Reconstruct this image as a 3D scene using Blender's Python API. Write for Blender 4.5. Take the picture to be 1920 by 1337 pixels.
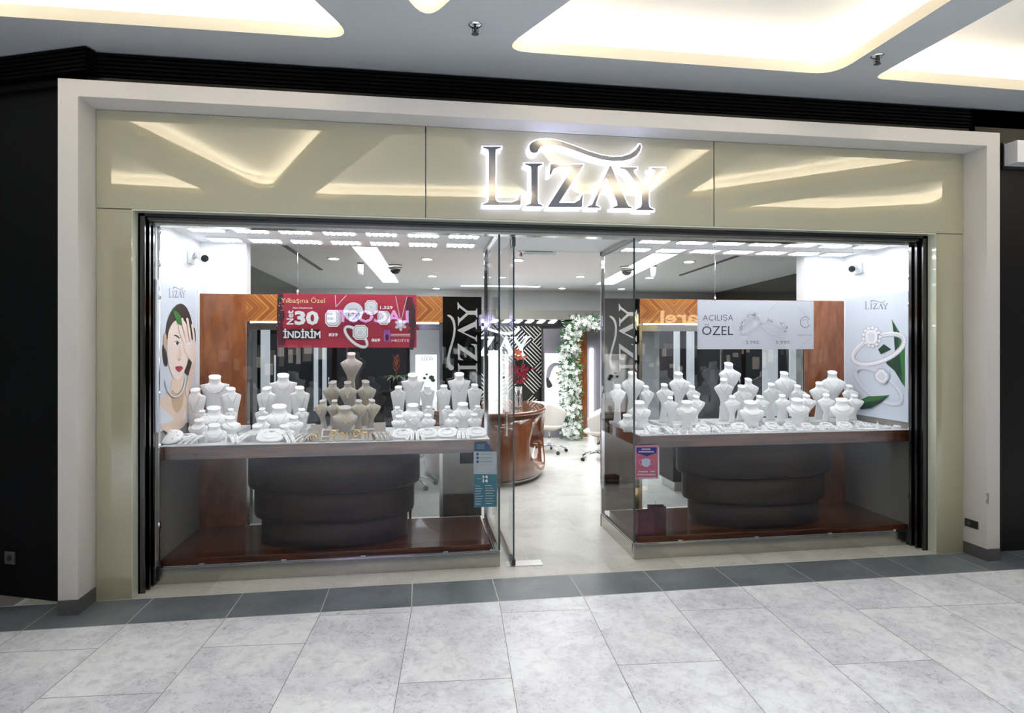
import bpy, bmesh, math, random
from mathutils import Vector, Matrix
from mathutils.geometry import tessellate_polygon
for _o in list(bpy.data.objects): bpy.data.objects.remove(_o)
SC = bpy.context.scene; C = SC.collection
PI = math.pi; R = random.Random(7)
# ---------------------------------------------------------------- camera, world, exposure
F = 1150.0; YAW = math.radians(8.4285); CX, CY, CZ = 2.4056, -4.5043, 1.809; HZ = 648.0
cam = bpy.data.cameras.new('camera'); camo = bpy.data.objects.new('camera', cam); C.objects.link(camo)
camo.location = (CX, CY, CZ); camo.rotation_euler = (PI/2, 0, -YAW)
cam.sensor_width = 36; cam.lens = F/1920*36; cam.shift_y = -(668.5-HZ)/1920; cam.clip_end = 80
SC.camera = camo
SC.view_settings.view_transform = 'Standard'; SC.view_settings.look = 'None'
SC.view_settings.gamma = 1; SC.view_settings.use_curve_mapping = False
SC.view_settings.exposure = 0.0
W = bpy.data.worlds.new('world'); SC.world = W; W.use_nodes = True
W.node_tree.nodes['Background'].inputs[0].default_value = (.86, .92, 1, 1)
W.node_tree.nodes['Background'].inputs[1].default_value = .09
def area(name, loc, rot, sx, sy, power, col=(1, 1, 1), spread=180):
    l = bpy.data.lights.new(name, 'AREA'); l.shape = 'RECTANGLE'; l.size = sx; l.size_y = sy
    l.energy = power; l.color = col; l.spread = math.radians(spread)
    o = bpy.data.objects.new(name, l); C.objects.link(o); o.location = loc; o.rotation_euler = rot
    return o
area('mall_fill', (2.4, -6.0, 3.86), (0, 0, 0), 8.5, 2.2, 450, (.90, .95, 1), 104)  # added area light behind the camera to brighten the mall floor, no real fitting
area('mall_fill_right', (9.4, -5.6, 3.86), (0, 0, 0), 3.0, 2.6, 150, (.90, .95, 1), 104)  # second added fill, for the right part of the mall
area('shop_downlight', (4.0, 4.6, 2.93), (0, 0, 0), 5.4, 3.4, 205, (.95, .98, 1), 150)
# ---------------------------------------------------------------- pixel ray helpers (photo frame 1920x1337)
ca, sa = math.cos(YAW), math.sin(YAW)
def ray(px, py):
    x = (px-960)/F; z = (HZ-py)/F
    return Vector((x*ca+sa, -x*sa+ca, z))
def at(px, py, v):
    d = ray(px, py); t = (v-CY)/d.y; return Vector((CX+d.x*t, v, CZ+d.z*t))
def atu(px, py, u):
    d = ray(px, py); t = (u-CX)/d.x; return Vector((u, CY+d.y*t, CZ+d.z*t))
def atz(px, py, z=0):
    d = ray(px, py); t = (z-CZ)/d.z; return Vector((CX+d.x*t, CY+d.y*t, z))
# ---------------------------------------------------------------- materials
def nodes(m):
    nt = m.node_tree; return nt, nt.nodes, nt.links, nt.nodes['Principled BSDF']
MC = {}
def M(name, col, rough=.5, metal=0, coat=0, emit=0, ecol=None, spec=.5, bump=0, bscale=40, vary=0):
    if name in MC: return MC[name]
    m = bpy.data.materials.new(name); m.use_nodes = True; nt, n, l, p = nodes(m)
    c = (*col, 1)
    p.inputs['Base Color'].default_value = c; p.inputs['Roughness'].default_value = rough
    p.inputs['Metallic'].default_value = metal; p.inputs['Coat Weight'].default_value = coat
    p.inputs['Coat Roughness'].default_value = .02; p.inputs['Coat IOR'].default_value = 2.0 if name == 'cream_glass' else 1.5; p.inputs['Specular IOR Level'].default_value = spec
    if emit:
        p.inputs['Emission Color'].default_value = (*(ecol or col), 1); p.inputs['Emission Strength'].default_value = emit
    if bump or vary:
        tc = n.new('ShaderNodeTexCoord'); t = n.new('ShaderNodeTexNoise'); t.inputs['Scale'].default_value = bscale
        t.inputs['Detail'].default_value = 5
        l.new(tc.outputs['Object'], t.inputs['Vector'])
        if bump:
            b = n.new('ShaderNodeBump'); b.inputs['Strength'].default_value = bump; b.inputs['Distance'].default_value = .005
            l.new(t.outputs['Fac'], b.inputs['Height']); l.new(b.outputs[0], p.inputs['Normal'])
        if vary:
            mx = n.new('ShaderNodeMix'); mx.data_type = 'RGBA'
            mx.inputs['A'].default_value = tuple(x*(1-vary) for x in col)+(1,); mx.inputs['B'].default_value = tuple(min(1, x*(1+vary)) for x in col)+(1,)
            l.new(t.outputs['Fac'], mx.inputs['Factor']); l.new(mx.outputs['Result'], p.inputs['Base Color'])
    MC[name] = m; return m
def glass_mat(name, tint=(.975, .985, .98), base=.018, rough=0, scale=1.0):
    m = bpy.data.materials.new(name); m.use_nodes = True; nt = m.node_tree; n = nt.nodes; l = nt.links; n.clear()
    out = n.new('ShaderNodeOutputMaterial'); mix = n.new('ShaderNodeMixShader')
    tr = n.new('ShaderNodeBsdfTransparent'); tr.inputs[0].default_value = (*tint, 1)
    gl = n.new('ShaderNodeBsdfGlossy'); gl.inputs['Roughness'].default_value = rough
    lw = n.new('ShaderNodeLayerWeight'); lw.inputs['Blend'].default_value = .5
    pw = n.new('ShaderNodeMath'); pw.operation = 'POWER'; pw.inputs[1].default_value = 5.0
    mu = n.new('ShaderNodeMath'); mu.operation = 'MULTIPLY_ADD'; mu.inputs[1].default_value = .5*scale; mu.inputs[2].default_value = base; mu.use_clamp = True
    l.new(lw.outputs['Facing'], pw.inputs[0]); l.new(pw.outputs[0], mu.inputs[0]); l.new(mu.outputs[0], mix.inputs[0])
    l.new(tr.outputs[0], mix.inputs[1]); l.new(gl.outputs[0], mix.inputs[2]); l.new(mix.outputs[0], out.inputs[0])
    MC[name] = m; return m
def ramp(n, stops):
    r = n.new('ShaderNodeValToRGB'); e = r.color_ramp.elements
    e[0].position, e[0].color = stops[0][0], (*stops[0][1], 1); e[1].position, e[1].color = stops[-1][0], (*stops[-1][1], 1)
    for p_, c_ in stops[1:-1]:
        x = e.new(p_); x.color = (*c_, 1)
    return r
def stone(name, cols, scale=1.6, rough=.22, blot=.5):
    m = bpy.data.materials.new(name); m.use_nodes = True; nt, n, l, p = nodes(m)
    tc = n.new('ShaderNodeTexCoord'); at_ = n.new('ShaderNodeAttribute'); at_.attribute_name = 'tile'
    ad = n.new('ShaderNodeVectorMath'); ad.operation = 'ADD'
    sc_ = n.new('ShaderNodeVectorMath'); sc_.operation = 'SCALE'; sc_.inputs['Scale'].default_value = 37
    l.new(at_.outputs['Vector'], sc_.inputs[0]); l.new(tc.outputs['Object'], ad.inputs[0]); l.new(sc_.outputs[0], ad.inputs[1])
    a = n.new('ShaderNodeTexNoise'); a.inputs['Scale'].default_value = scale; a.inputs['Detail'].default_value = 7; a.inputs['Roughness'].default_value = .62; a.inputs['Distortion'].default_value = .35
    b = n.new('ShaderNodeTexNoise'); b.inputs['Scale'].default_value = scale*6.5; b.inputs['Detail'].default_value = 6; b.inputs['Roughness'].default_value = .7; b.inputs['Distortion'].default_value = .6
    l.new(ad.outputs[0], a.inputs['Vector']); l.new(ad.outputs[0], b.inputs['Vector'])
    ra = ramp(n, [(.38, (0, 0, 0)), (.58, (1, 1, 1))]); l.new(a.outputs['Fac'], ra.inputs[0])
    rb = ramp(n, [(.34, (0, 0, 0)), (.52, (1, 1, 1))]); l.new(b.outputs['Fac'], rb.inputs[0])
    mu = n.new('ShaderNodeMix'); mu.data_type = 'RGBA'; mu.inputs['A'].default_value = (*cols[0], 1); mu.inputs['B'].default_value = (*cols[1], 1); l.new(ra.outputs[0], mu.inputs['Factor'])
    m2 = n.new('ShaderNodeMix'); m2.data_type = 'RGBA'; m2.inputs['A'].default_value = (*cols[2], 1); l.new(mu.outputs['Result'], m2.inputs['B'])
    f = n.new('ShaderNodeMath'); f.operation = 'MULTIPLY_ADD'; f.inputs[1].default_value = blot; f.inputs[2].default_value = 1-blot; l.new(rb.outputs[0], f.inputs[0]); l.new(f.outputs[0], m2.inputs['Factor'])
    c3 = n.new('ShaderNodeTexNoise'); c3.inputs['Scale'].default_value = scale*16; c3.inputs['Detail'].default_value = 5; c3.inputs['Roughness'].default_value = .75; c3.inputs['Distortion'].default_value = 1.2; l.new(ad.outputs[0], c3.inputs['Vector'])
    rc = ramp(n, [(.53, (0, 0, 0)), (.62, (1, 1, 1))]); l.new(c3.outputs['Fac'], rc.inputs[0])
    inv = n.new('ShaderNodeMath'); inv.operation = 'MULTIPLY_ADD'; inv.inputs[1].default_value = -.75; inv.inputs[2].default_value = .95; l.new(ra.outputs[0], inv.inputs[0])
    fm = n.new('ShaderNodeMath'); fm.operation = 'MULTIPLY'; l.new(rc.outputs[0], fm.inputs[0]); l.new(inv.outputs[0], fm.inputs[1])
    m3 = n.new('ShaderNodeMix'); m3.data_type = 'RGBA'; m3.inputs['B'].default_value = (*cols[2], 1); l.new(m2.outputs['Result'], m3.inputs['A']); l.new(fm.outputs[0], m3.inputs['Factor'])
    l.new(m3.outputs['Result'], p.inputs['Base Color']); p.inputs['Roughness'].default_value = rough
    MC[name] = m; return m
def wood(name, c1, c2, c3, axis='X', scale=3, rough=.25, coat=.6):
    m = bpy.data.materials.new(name); m.use_nodes = True; nt, n, l, p = nodes(m)
    tc = n.new('ShaderNodeTexCoord'); mp = n.new('ShaderNodeMapping'); s = {'X': (.6, 9, 9), 'Z': (9, 9, .6), 'D': (7, 7, 2)}[axis]
    mp.inputs['Scale'].default_value = s
    if axis == 'D': mp.inputs['Rotation'].default_value = (0, .7, 0)
    l.new(tc.outputs['Object'], mp.inputs[0])
    t = n.new('ShaderNodeTexNoise'); t.inputs['Scale'].default_value = scale; t.inputs['Detail'].default_value = 6; t.inputs['Roughness'].default_value = .6; l.new(mp.outputs[0], t.inputs['Vector'])
    r = ramp(n, [(.3, c1), (.5, c2), (.7, c3)]); l.new(t.outputs['Fac'], r.inputs[0]); l.new(r.outputs[0], p.inputs['Base Color'])
    p.inputs['Roughness'].default_value = rough; p.inputs['Coat Weight'].default_value = coat; p.inputs['Coat Roughness'].default_value = .03
    MC[name] = m; return m
def math_(n, l, op, a, b=None, c=None):
    x = n.new('ShaderNodeMath'); x.operation = op
    for i, v in enumerate((a, b, c)):
        if v is None: continue
        if isinstance(v, (int, float)): x.inputs[i].default_value = v
        else: l.new(v, x.inputs[i])
    return x.outputs[0]
def chevron(name, zc, period, freq, cols, rough=.25):
    m = bpy.data.materials.new(name); m.use_nodes = True; nt, n, l, p = nodes(m)
    tc = n.new('ShaderNodeTexCoord'); sp = n.new('ShaderNodeSeparateXYZ'); l.new(tc.outputs['Object'], sp.inputs[0])
    a = math_(n, l, 'PINGPONG', sp.outputs['X'], period); b = math_(n, l, 'ABSOLUTE', math_(n, l, 'SUBTRACT', sp.outputs['Z'], zc))
    s = math_(n, l, 'MULTIPLY', math_(n, l, 'ADD', a, b), freq)
    fl = math_(n, l, 'FLOOR', s); fr = math_(n, l, 'FRACT', s)
    wn = n.new('ShaderNodeTexWhiteNoise'); wn.noise_dimensions = '1D'; l.new(fl, wn.inputs['W'])
    r = ramp(n, [(0, cols[0]), (.5, cols[1]), (1, cols[2])]); l.new(wn.outputs['Value'], r.inputs[0])
    dk = math_(n, l, 'LESS_THAN', fr, .12)
    mx = n.new('ShaderNodeMix'); mx.data_type = 'RGBA'; l.new(dk, mx.inputs['Factor']); l.new(r.outputs[0], mx.inputs['A']); mx.inputs['B'].default_value = (.10, .03, .012, 1)
    l.new(mx.outputs['Result'], p.inputs['Base Color']); p.inputs['Roughness'].default_value = rough; p.inputs['Coat Weight'].default_value = .3
    MC[name] = m; return m
def maze(name):
    m = bpy.data.materials.new(name); m.use_nodes = True; nt, n, l, p = nodes(m)
    tc = n.new('ShaderNodeTexCoord'); mp = n.new('ShaderNodeMapping'); mp.inputs['Rotation'].default_value = (0, PI/4, 0); l.new(tc.outputs['Object'], mp.inputs[0])
    sp = n.new('ShaderNodeSeparateXYZ'); l.new(mp.outputs[0], sp.inputs[0])
    X, Z = sp.outputs['X'], sp.outputs['Z']; c = 2.6
    cx = math_(n, l, 'FLOOR', math_(n, l, 'MULTIPLY', X, c)); cz = math_(n, l, 'FLOOR', math_(n, l, 'MULTIPLY', Z, c))
    cb = n.new('ShaderNodeCombineXYZ'); l.new(cx, cb.inputs[0]); l.new(cz, cb.inputs[1])
    wn = n.new('ShaderNodeTexWhiteNoise'); l.new(cb.outputs[0], wn.inputs['Vector'])
    ch = math_(n, l, 'GREATER_THAN', wn.outputs['Value'], .55); blank = math_(n, l, 'LESS_THAN', wn.outputs['Value'], .82)
    sx = math_(n, l, 'LESS_THAN', math_(n, l, 'FRACT', math_(n, l, 'MULTIPLY', X, 17)), .32)
    sz = math_(n, l, 'LESS_THAN', math_(n, l, 'FRACT', math_(n, l, 'MULTIPLY', Z, 17)), .32)
    mm = n.new('ShaderNodeMix'); l.new(ch, mm.inputs[0]); l.new(sx, mm.inputs[2]); l.new(sz, mm.inputs[3])
    ff = math_(n, l, 'MULTIPLY', mm.outputs[0], blank)
    mx = n.new('ShaderNodeMix'); mx.data_type = 'RGBA'; l.new(ff, mx.inputs['Factor']); mx.inputs['A'].default_value = (.008, .01, .008, 1); mx.inputs['B'].default_value = (.62, .60, .55, 1)
    l.new(mx.outputs['Result'], p.inputs['Base Color']); p.inputs['Roughness'].default_value = .25
    MC[name] = m; return m
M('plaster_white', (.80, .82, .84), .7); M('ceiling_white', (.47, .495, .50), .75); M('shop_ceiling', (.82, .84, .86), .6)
M('cove_cream', (.80, .74, .60), .7); M('cove_inner', (.88, .85, .78), .8)
M('portal_white', (.60, .585, .56), .42, bump=.15, bscale=60); M('portal_dirt', (.30, .29, .27), .6)
M('cream_glass', (.40, .38, .265), .6, coat=1.0, spec=.0); M('cream_edge', (.60, .64, .52), .15, coat=1)
M('black_panel', (.0025, .003, .003), .45, spec=.2); M('black_louvre', (.003, .003, .0035), .7, spec=.08); M('black_rough', (.008, .007, .0065), .4, spec=.3)
M('steel', (.62, .62, .60), .28, metal=1); M('steel_dark', (.10, .10, .10), .22, metal=1); M('chrome', (.85, .86, .88), .06, metal=1)
M('brushed', (.50, .495, .46), .16, metal=1, bump=.1, bscale=90); M('mirror_black', (.17, .165, .15), .03, metal=1)
M('leather_white', (.86, .87, .89), .45); M('linen_grey', (.43, .41, .385), .75, bump=.3, bscale=300); M('riser_grey', (.55, .55, .54), .6)
M('silver', (.80, .81, .84), .18, metal=1); M('gold', (.86, .62, .22), .2, metal=1); M('stone_white', (.9, .92, 1), .08, coat=1)
M('counter_top', (.72, .72, .76), .5)
M('black_plastic', (.012, .012, .014), .3); M('white_plastic', (.82, .83, .84), .3); M('dark_grey', (.09, .09, .095), .4)
M('letter_face', (.30, .29, .30), .10, metal=1); M('led_white', (1, 1, 1), .5, emit=25, ecol=(.95, .96, 1)); M('lamp_strip', (1, 1, 1), .5, emit=14, ecol=(.97, .98, 1))
M('spot_lamp', (1, 1, 1), .5, emit=25, ecol=(1, .98, .95)); M('cove_led', (1, 1, 1), .5, emit=22, ecol=(1, .91, .76))
M('halo_blue', (1, 1, 1), .5, emit=5.0, ecol=(.60, .63, 1)); M('panel_lamp', (1, 1, 1), .5, emit=9, ecol=(1, 1, 1))
M('sign_blue', (1, 1, 1), .5, emit=22, ecol=(.60, .50, 1)); M('sign_amber', (1, 1, 1), .5, emit=14, ecol=(1, .75, .38)); M('neon_white', (1, 1, 1), .5, emit=5, ecol=(.75, .80, 1))
M('lightbox', (1, 1, 1), .4, emit=.95, ecol=(.93, .95, 1)); M('grey_lacquer', (.21, .205, .24), .25); M('beige_soffit', (.36, .36, .32), .5)
M('dark_glass_wall', (.10, .10, .09), .06, metal=.6)
stone('tile_white', [(.66, .67, .74), (.85, .87, .91), (.38, .39, .44)], 1.7, .28, .38)
stone('tile_black', [(.115, .135, .155), (.165, .190, .215), (.095, .107, .12)], 2.2, .35, .3)
stone('tile_beige', [(.50, .50, .46), (.62, .62, .58), (.45, .445, .41)], 1.2, .25, .3)
M('grout_dark', (.20, .20, .19), .8); M('grout_light', (.55, .55, .52), .8)
wood('walnut', (.045, .014, .007), (.090, .028, .013), (.15, .048, .022), 'X')
wood('walnut_dark', (.007, .003, .003), (.013, .005, .004), (.022, .008, .006), 'X', rough=.4, coat=0)
MC['walnut_dark'].node_tree.nodes['Principled BSDF'].inputs['Specular IOR Level'].default_value = .25
wood('walnut_v', (.17, .052, .017), (.24, .078, .026), (.33, .12, .045), 'D', 2.0, rough=.2)
wood('desk_wood', (.16, .05, .02), (.22, .075, .030), (.28, .10, .045), 'Z', 2, rough=.1, coat=.9)
chevron('chevron_wood', 2.155, .36, 28, [(.36, .13, .03), (.46, .19, .05), (.25, .075, .02)])
maze('maze_pattern')
glass_mat('glass_clear'); glass_mat('glass_back', (.80, .82, .84), .09); glass_mat('glass_edge', (.25, .35, .32), .12)
glass_mat('glass_vase', (.9, .93, .94), .10)
M('plaster_shaded', (.27, .265, .255), .5)  # white side wall darkened in its colour, in place of shade
M('glass_edge_solid', (.05, .075, .08), .15); M('decal_grey', (.46, .45, .43), .5)
M('red_print', (.42, .030, .060), .45); M('red_dark', (.10, .012, .03), .45); M('print_white', (.85, .85, .88), .5); M('print_cream', (.80, .66, .38), .5)
M('print_black', (.012, .012, .016), .5); M('print_green', (.008, .06, .03), .5); M('print_silver', (.60, .61, .66), .4); M('print_grey', (.30, .30, .34), .5)
M('print_pale', (.68, .71, .80), .5); M('print_purple', (.33, .10, .42), .5); M('print_ink', (.09, .06, .13), .5); M('print_board', (.62, .65, .74), .5); M('print_lilac', (.50, .52, .62), .5)
M('poster_bg', (.62, .68, .78), .4); M('skin', (.74, .58, .49), .5); M('skin_light', (.82, .69, .63), .5); M('skin_shade', (.52, .37, .24), .5); M('hair', (.035, .034, .030), .5)
M('leaf_green', (.03, .16, .04), .5); M('leaf_dark', (.012, .05, .03), .5); M('lips', (.35, .05, .08), .5); M('cloth_white', (.70, .73, .80), .5); M('logo_grey', (.24, .24, .27), .5)
M('sticker_teal', (.03, .16, .22), .4); M('sticker_blue', (.02, .08, .18), .4); M('sticker_grey', (.36, .42, .46), .4); M('sticker_pink', (.42, .10, .17), .4); M('sticker_navy', (.01, .012, .20), .4); M('sticker_sky', (.35, .52, .80), .4); M('sticker_rim', (.45, .25, .38), .4)
M('gold_satin', (.62, .50, .18), .35, metal=.4)
M('bag_maroon', (.10, .02, .045), .5); M('bag_dark', (.06, .014, .03), .5)
M('cab_light', (1, 1, 1), .5, emit=.55, ecol=(.86, .93, .98)); M('cab_glass', (.05, .055, .065), .05, coat=.5)
M('petal_red', (.28, .015, .04), .5); M('petal_orange', (.62, .14, .06), .5)
M('bract_orange', (.60, .13, .05), .5); M('leaf_bright', (.06, .20, .03), .4)
M('chair_shell', (.74, .72, .68), .4); M('chair_shell_under', (.50, .42, .32), .5)
M('petal_white', (.86, .88, .86), .6); M('garland_leaf', (.05, .16, .05), .6); M('garland_leaf_pale', (.33, .42, .34), .6)
M('exit_green', (.01, .16, .09), .4, emit=.4)
M('shop_glow', (1, 1, 1), .5, emit=.9, ecol=(.85, .62, .40)); M('shop_glow_cool', (1, 1, 1), .5, emit=.7, ecol=(.7, .8, 1))
M('opposite_wall', (.045, .036, .03), .5)
m_ = lambda x: MC[x]
# ---------------------------------------------------------------- mesh builder
class MB:
    def __init__(s): s.v = []; s.f = []; s.m = []; s.sm = []; s.t = []
    def add(s, vs, fs, mi=0, smooth=False, tile=None):
        b = len(s.v); s.v += [tuple(x) for x in vs]
        for f in fs: s.f.append(tuple(b+i for i in f)); s.m.append(mi); s.sm.append(smooth); s.t.append(tile or (0, 0, 0))
        return s
    def box(s, x0, x1, y0, y1, z0, z1, mi=0):
        v = [(x, y, z) for z in (z0, z1) for y in (y0, y1) for x in (x0, x1)]
        return s.add(v, [(0, 2, 3, 1), (4, 5, 7, 6), (0, 1, 5, 4), (2, 6, 7, 3), (0, 4, 6, 2), (1, 3, 7, 5)], mi)
    def prism(s, poly, h0, h1, fn=None, mi=0, side=None):   # poly in 2D, extruded; fn(a,b,h)->xyz
        fn = fn or (lambda a, b, h: (a, b, h)); n = len(poly)
        tris = tessellate_polygon([[Vector((a, b, 0)) for a, b in poly]])
        v = [fn(a, b, h0) for a, b in poly]+[fn(a, b, h1) for a, b in poly]
        s.add(v, [tuple(t) for t in tris]+[tuple(i+n for i in t) for t in tris], mi)
        s.add(v, [(i, (i+1) % n, (i+1) % n+n, i+n) for i in range(n)], mi if side is None else side); return s
    def flat(s, poly, fn, h, mi=0):
        tris = tessellate_polygon([[Vector((a, b, 0)) for a, b in poly]])
        return s.add([fn(a, b, h) for a, b in poly], [tuple(t) for t in tris], mi)
    def tube(s, pts, r, n=8, mi=0, cap=True, closed=False):
        pts = [Vector(p) for p in pts]; N = len(pts); rr = r if isinstance(r, (list, tuple)) else [r]*N; vs = []; up = None
        for i, p in enumerate(pts):
            if closed: d = pts[(i+1) % N]-pts[i-1]
            else: d = pts[min(i+1, N-1)]-pts[max(i-1, 0)]
            d = d.normalized() if d.length else Vector((0, 0, 1))
            if up is None: up = Vector((0, 0, 1)) if abs(d.z) < .9 else Vector((1, 0, 0))
            a = d.cross(up).normalized(); b = d.cross(a).normalized(); up = -b if b.dot(up) < 0 else b
            for k in range(n):
                t = 2*PI*k/n; vs.append(p+a*math.cos(t)*rr[i]+b*math.sin(t)*rr[i])
        fs = []
        for i in range(N if closed else N-1):
            j = (i+1) % N
            for k in range(n): fs.append((i*n+k, i*n+(k+1) % n, j*n+(k+1) % n, j*n+k))
        s.add(vs, fs, mi, True)
        if cap and not closed: s.add(vs[:n], [tuple(range(n))], mi); s.add(vs[-n:], [tuple(range(n))], mi)
        return s
    def rings(s, secs, mi=0, cap=True, smooth=True):        # list of rings of equal vertex count
        n = len(secs[0]); vs = [p for r_ in secs for p in r_]; fs = []
        for i in range(len(secs)-1):
            for k in range(n): fs.append((i*n+k, i*n+(k+1) % n, (i+1)*n+(k+1) % n, (i+1)*n+k))
        s.add(vs, fs, mi, smooth)
        if cap: s.add(secs[0], [tuple(range(n))], mi); s.add(secs[-1], [tuple(range(n))], mi)
        return s
    def lathe(s, prof, c=(0, 0, 0), n=24, mi=0, cap=True, sx=1, sy=1):
        return s.rings([[(c[0]+r*sx*math.cos(2*PI*k/n), c[1]+r*sy*math.sin(2*PI*k/n), c[2]+z) for k in range(n)] for r, z in prof], mi, cap)
    def ball(s, c, r, n=10, mi=0, sz=1):
        return s.lathe([(r*math.sin(PI*i/n)+1e-5, -r*sz*math.cos(PI*i/n)) for i in range(n+1)], c, n+2, mi, False)
    def xf(s, mat):
        s.v = [tuple(mat @ Vector(p)) for p in s.v]; return s
    def build(s, name, mats, parent=None, bevel=0, loc=None, bseg=2):
        me = bpy.data.meshes.new(name); me.from_pydata(s.v, [], s.f)
        mats = mats if isinstance(mats, (list, tuple)) else [mats]
        for x in mats: me.materials.append(m_(x))
        me.polygons.foreach_set('material_index', s.m); me.polygons.foreach_set('use_smooth', s.sm)
        if any(t != (0, 0, 0) for t in s.t):
            a = me.attributes.new('tile', 'FLOAT_VECTOR', 'FACE')
            a.data.foreach_set('vector', [x for t in s.t for x in t])
        bm = bmesh.new(); bm.from_mesh(me); bmesh.ops.remove_doubles(bm, verts=bm.verts, dist=1e-6)
        bmesh.ops.recalc_face_normals(bm, faces=bm.faces); bm.to_mesh(me); bm.free()
        o = bpy.data.objects.new(name, me); C.objects.link(o); o.parent = parent
        if loc is not None: o.location = loc
        if bevel:
            b = o.modifiers.new('bevel', 'BEVEL'); b.width = bevel; b.segments = bseg; b.limit_method = 'ANGLE'
        return o
def tag(o, label=None, cat=None, group=None, kind=None):
    if label: o['label'] = label
    if cat: o['category'] = cat
    if group: o['group'] = group
    if kind: o['kind'] = kind
    return o
def empty(name, loc=(0, 0, 0), rz=0, label=None, cat=None, group=None):
    o = bpy.data.objects.new(name, None); C.objects.link(o); o.location = loc; o.rotation_euler = (0, 0, rz); o.empty_display_size = .1
    return tag(o, label, cat, group)
def copy_tree(o, parent=None):
    c = o.copy(); C.objects.link(c); c.parent = parent
    for ch in [x for x in C.objects if x.parent == o]: copy_tree(ch, c)
    return c
def struct(name, mb, mats, **k): return tag(mb.build(name, mats, **k), kind='structure')
_txt = {}
def text_poly(s, bold=0):        # text -> (verts2d, faces, width, cap height ~.73)
    if s in _txt: return _txt[s]
    cu = bpy.data.curves.new('t', 'FONT'); cu.body = s; cu.size = 1; cu.resolution_u = 2; cu.offset = bold
    o = bpy.data.objects.new('t', cu); C.objects.link(o); bpy.context.view_layer.update()
    me = bpy.data.meshes.new_from_object(o.evaluated_get(bpy.context.evaluated_depsgraph_get()))
    v = [(p.co.x, p.co.y) for p in me.vertices]; f = [tuple(p.vertices) for p in me.polygons]
    bpy.data.objects.remove(o); bpy.data.curves.remove(cu); bpy.data.meshes.remove(me)
    xs = [p[0] for p in v] or [0]; ys = [p[1] for p in v] or [0]
    _txt[s] = (v, f, min(xs), max(xs), min(ys), max(ys)); return _txt[s]
class Art:
    """flat print: shapes given in picture pixels of a real plane (conv: px,py -> 3D), nrm = outward normal"""
    def __init__(s, conv, nrm, step=.0006): s.c = conv; s.n = Vector(nrm); s.st = step; s.mb = MB(); s.mats = []; s.k = 1
    def _mi(s, mat):
        if mat not in s.mats: s.mats.append(mat)
        return s.mats.index(mat)
    def P(s, x, y, h): return s.c(x, y)+s.n*h
    def poly(s, pts, mat, smooth=0):
        for _ in range(smooth):
            q = []
            for i in range(len(pts)):
                a, b = pts[i], pts[(i+1) % len(pts)]
                q += [(a[0]*.75+b[0]*.25, a[1]*.75+b[1]*.25), (a[0]*.25+b[0]*.75, a[1]*.25+b[1]*.75)]
            pts = q
        s.k += 1; s.mb.flat(pts, lambda a, b, h: s.P(a, b, h), s.k*s.st, s._mi(mat)); return s
    def rect(s, x0, y0, x1, y1, mat): return s.poly([(x0, y0), (x1, y0), (x1, y1), (x0, y1)], mat)
    def ell(s, cx, cy, rx, ry, mat, rot=0, n=28):
        c_, s_ = math.cos(rot), math.sin(rot)
        return s.poly([(cx+rx*math.cos(t)*c_-ry*math.sin(t)*s_, cy+rx*math.cos(t)*s_+ry*math.sin(t)*c_) for t in [2*PI*i/n for i in range(n)]], mat)
    def line(s, pts, w, mat):
        s.k += 1
        for (a, b), (c_, d) in zip(pts, pts[1:]):
            L = math.hypot(c_-a, d-b) or 1; nx, ny = -(d-b)/L*w/2, (c_-a)/L*w/2
            s.mb.flat([(a+nx, b+ny), (c_+nx, d+ny), (c_-nx, d-ny), (a-nx, b-ny)], lambda p, q, h: s.P(p, q, h), s.k*s.st, s._mi(mat))
        return s
    def loop(s, cx, cy, rx, ry, w, mat, rot=0, a0=0, a1=2*PI, n=36):
        c_, s_ = math.cos(rot), math.sin(rot); T = [a0+(a1-a0)*i/n for i in range(n+1)]
        return s.line([(cx+rx*math.cos(t)*c_-ry*math.sin(t)*s_, cy+rx*math.cos(t)*s_+ry*math.sin(t)*c_) for t in T], w, mat)
    def text(s, t, x0, y1, x1, y0, mat, bold=0, rot=0):     # fit into box: left x0, bottom y1, right x1, top y0
        v, f, ax, bx, ay, by = text_poly(t, bold); s.k += 1; out = []
        for x, y in v:
            a, b = (x-ax)/(bx-ax), (y-ay)/(by-ay)
            if rot: px, py = x0+(x1-x0)*b, y1+(y0-y1)*a if rot > 0 else y0+(y1-y0)*a
            else: px, py = x0+(x1-x0)*a, y1+(y0-y1)*b
            if rot > 0: px = x0+(x1-x0)*(1-b)
            out.append(s.P(px, py, s.k*s.st))
        s.mb.add(out, f, s._mi(mat)); return s
    def build(s, name, parent): return s.mb.build(name, s.mats, parent)
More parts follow.
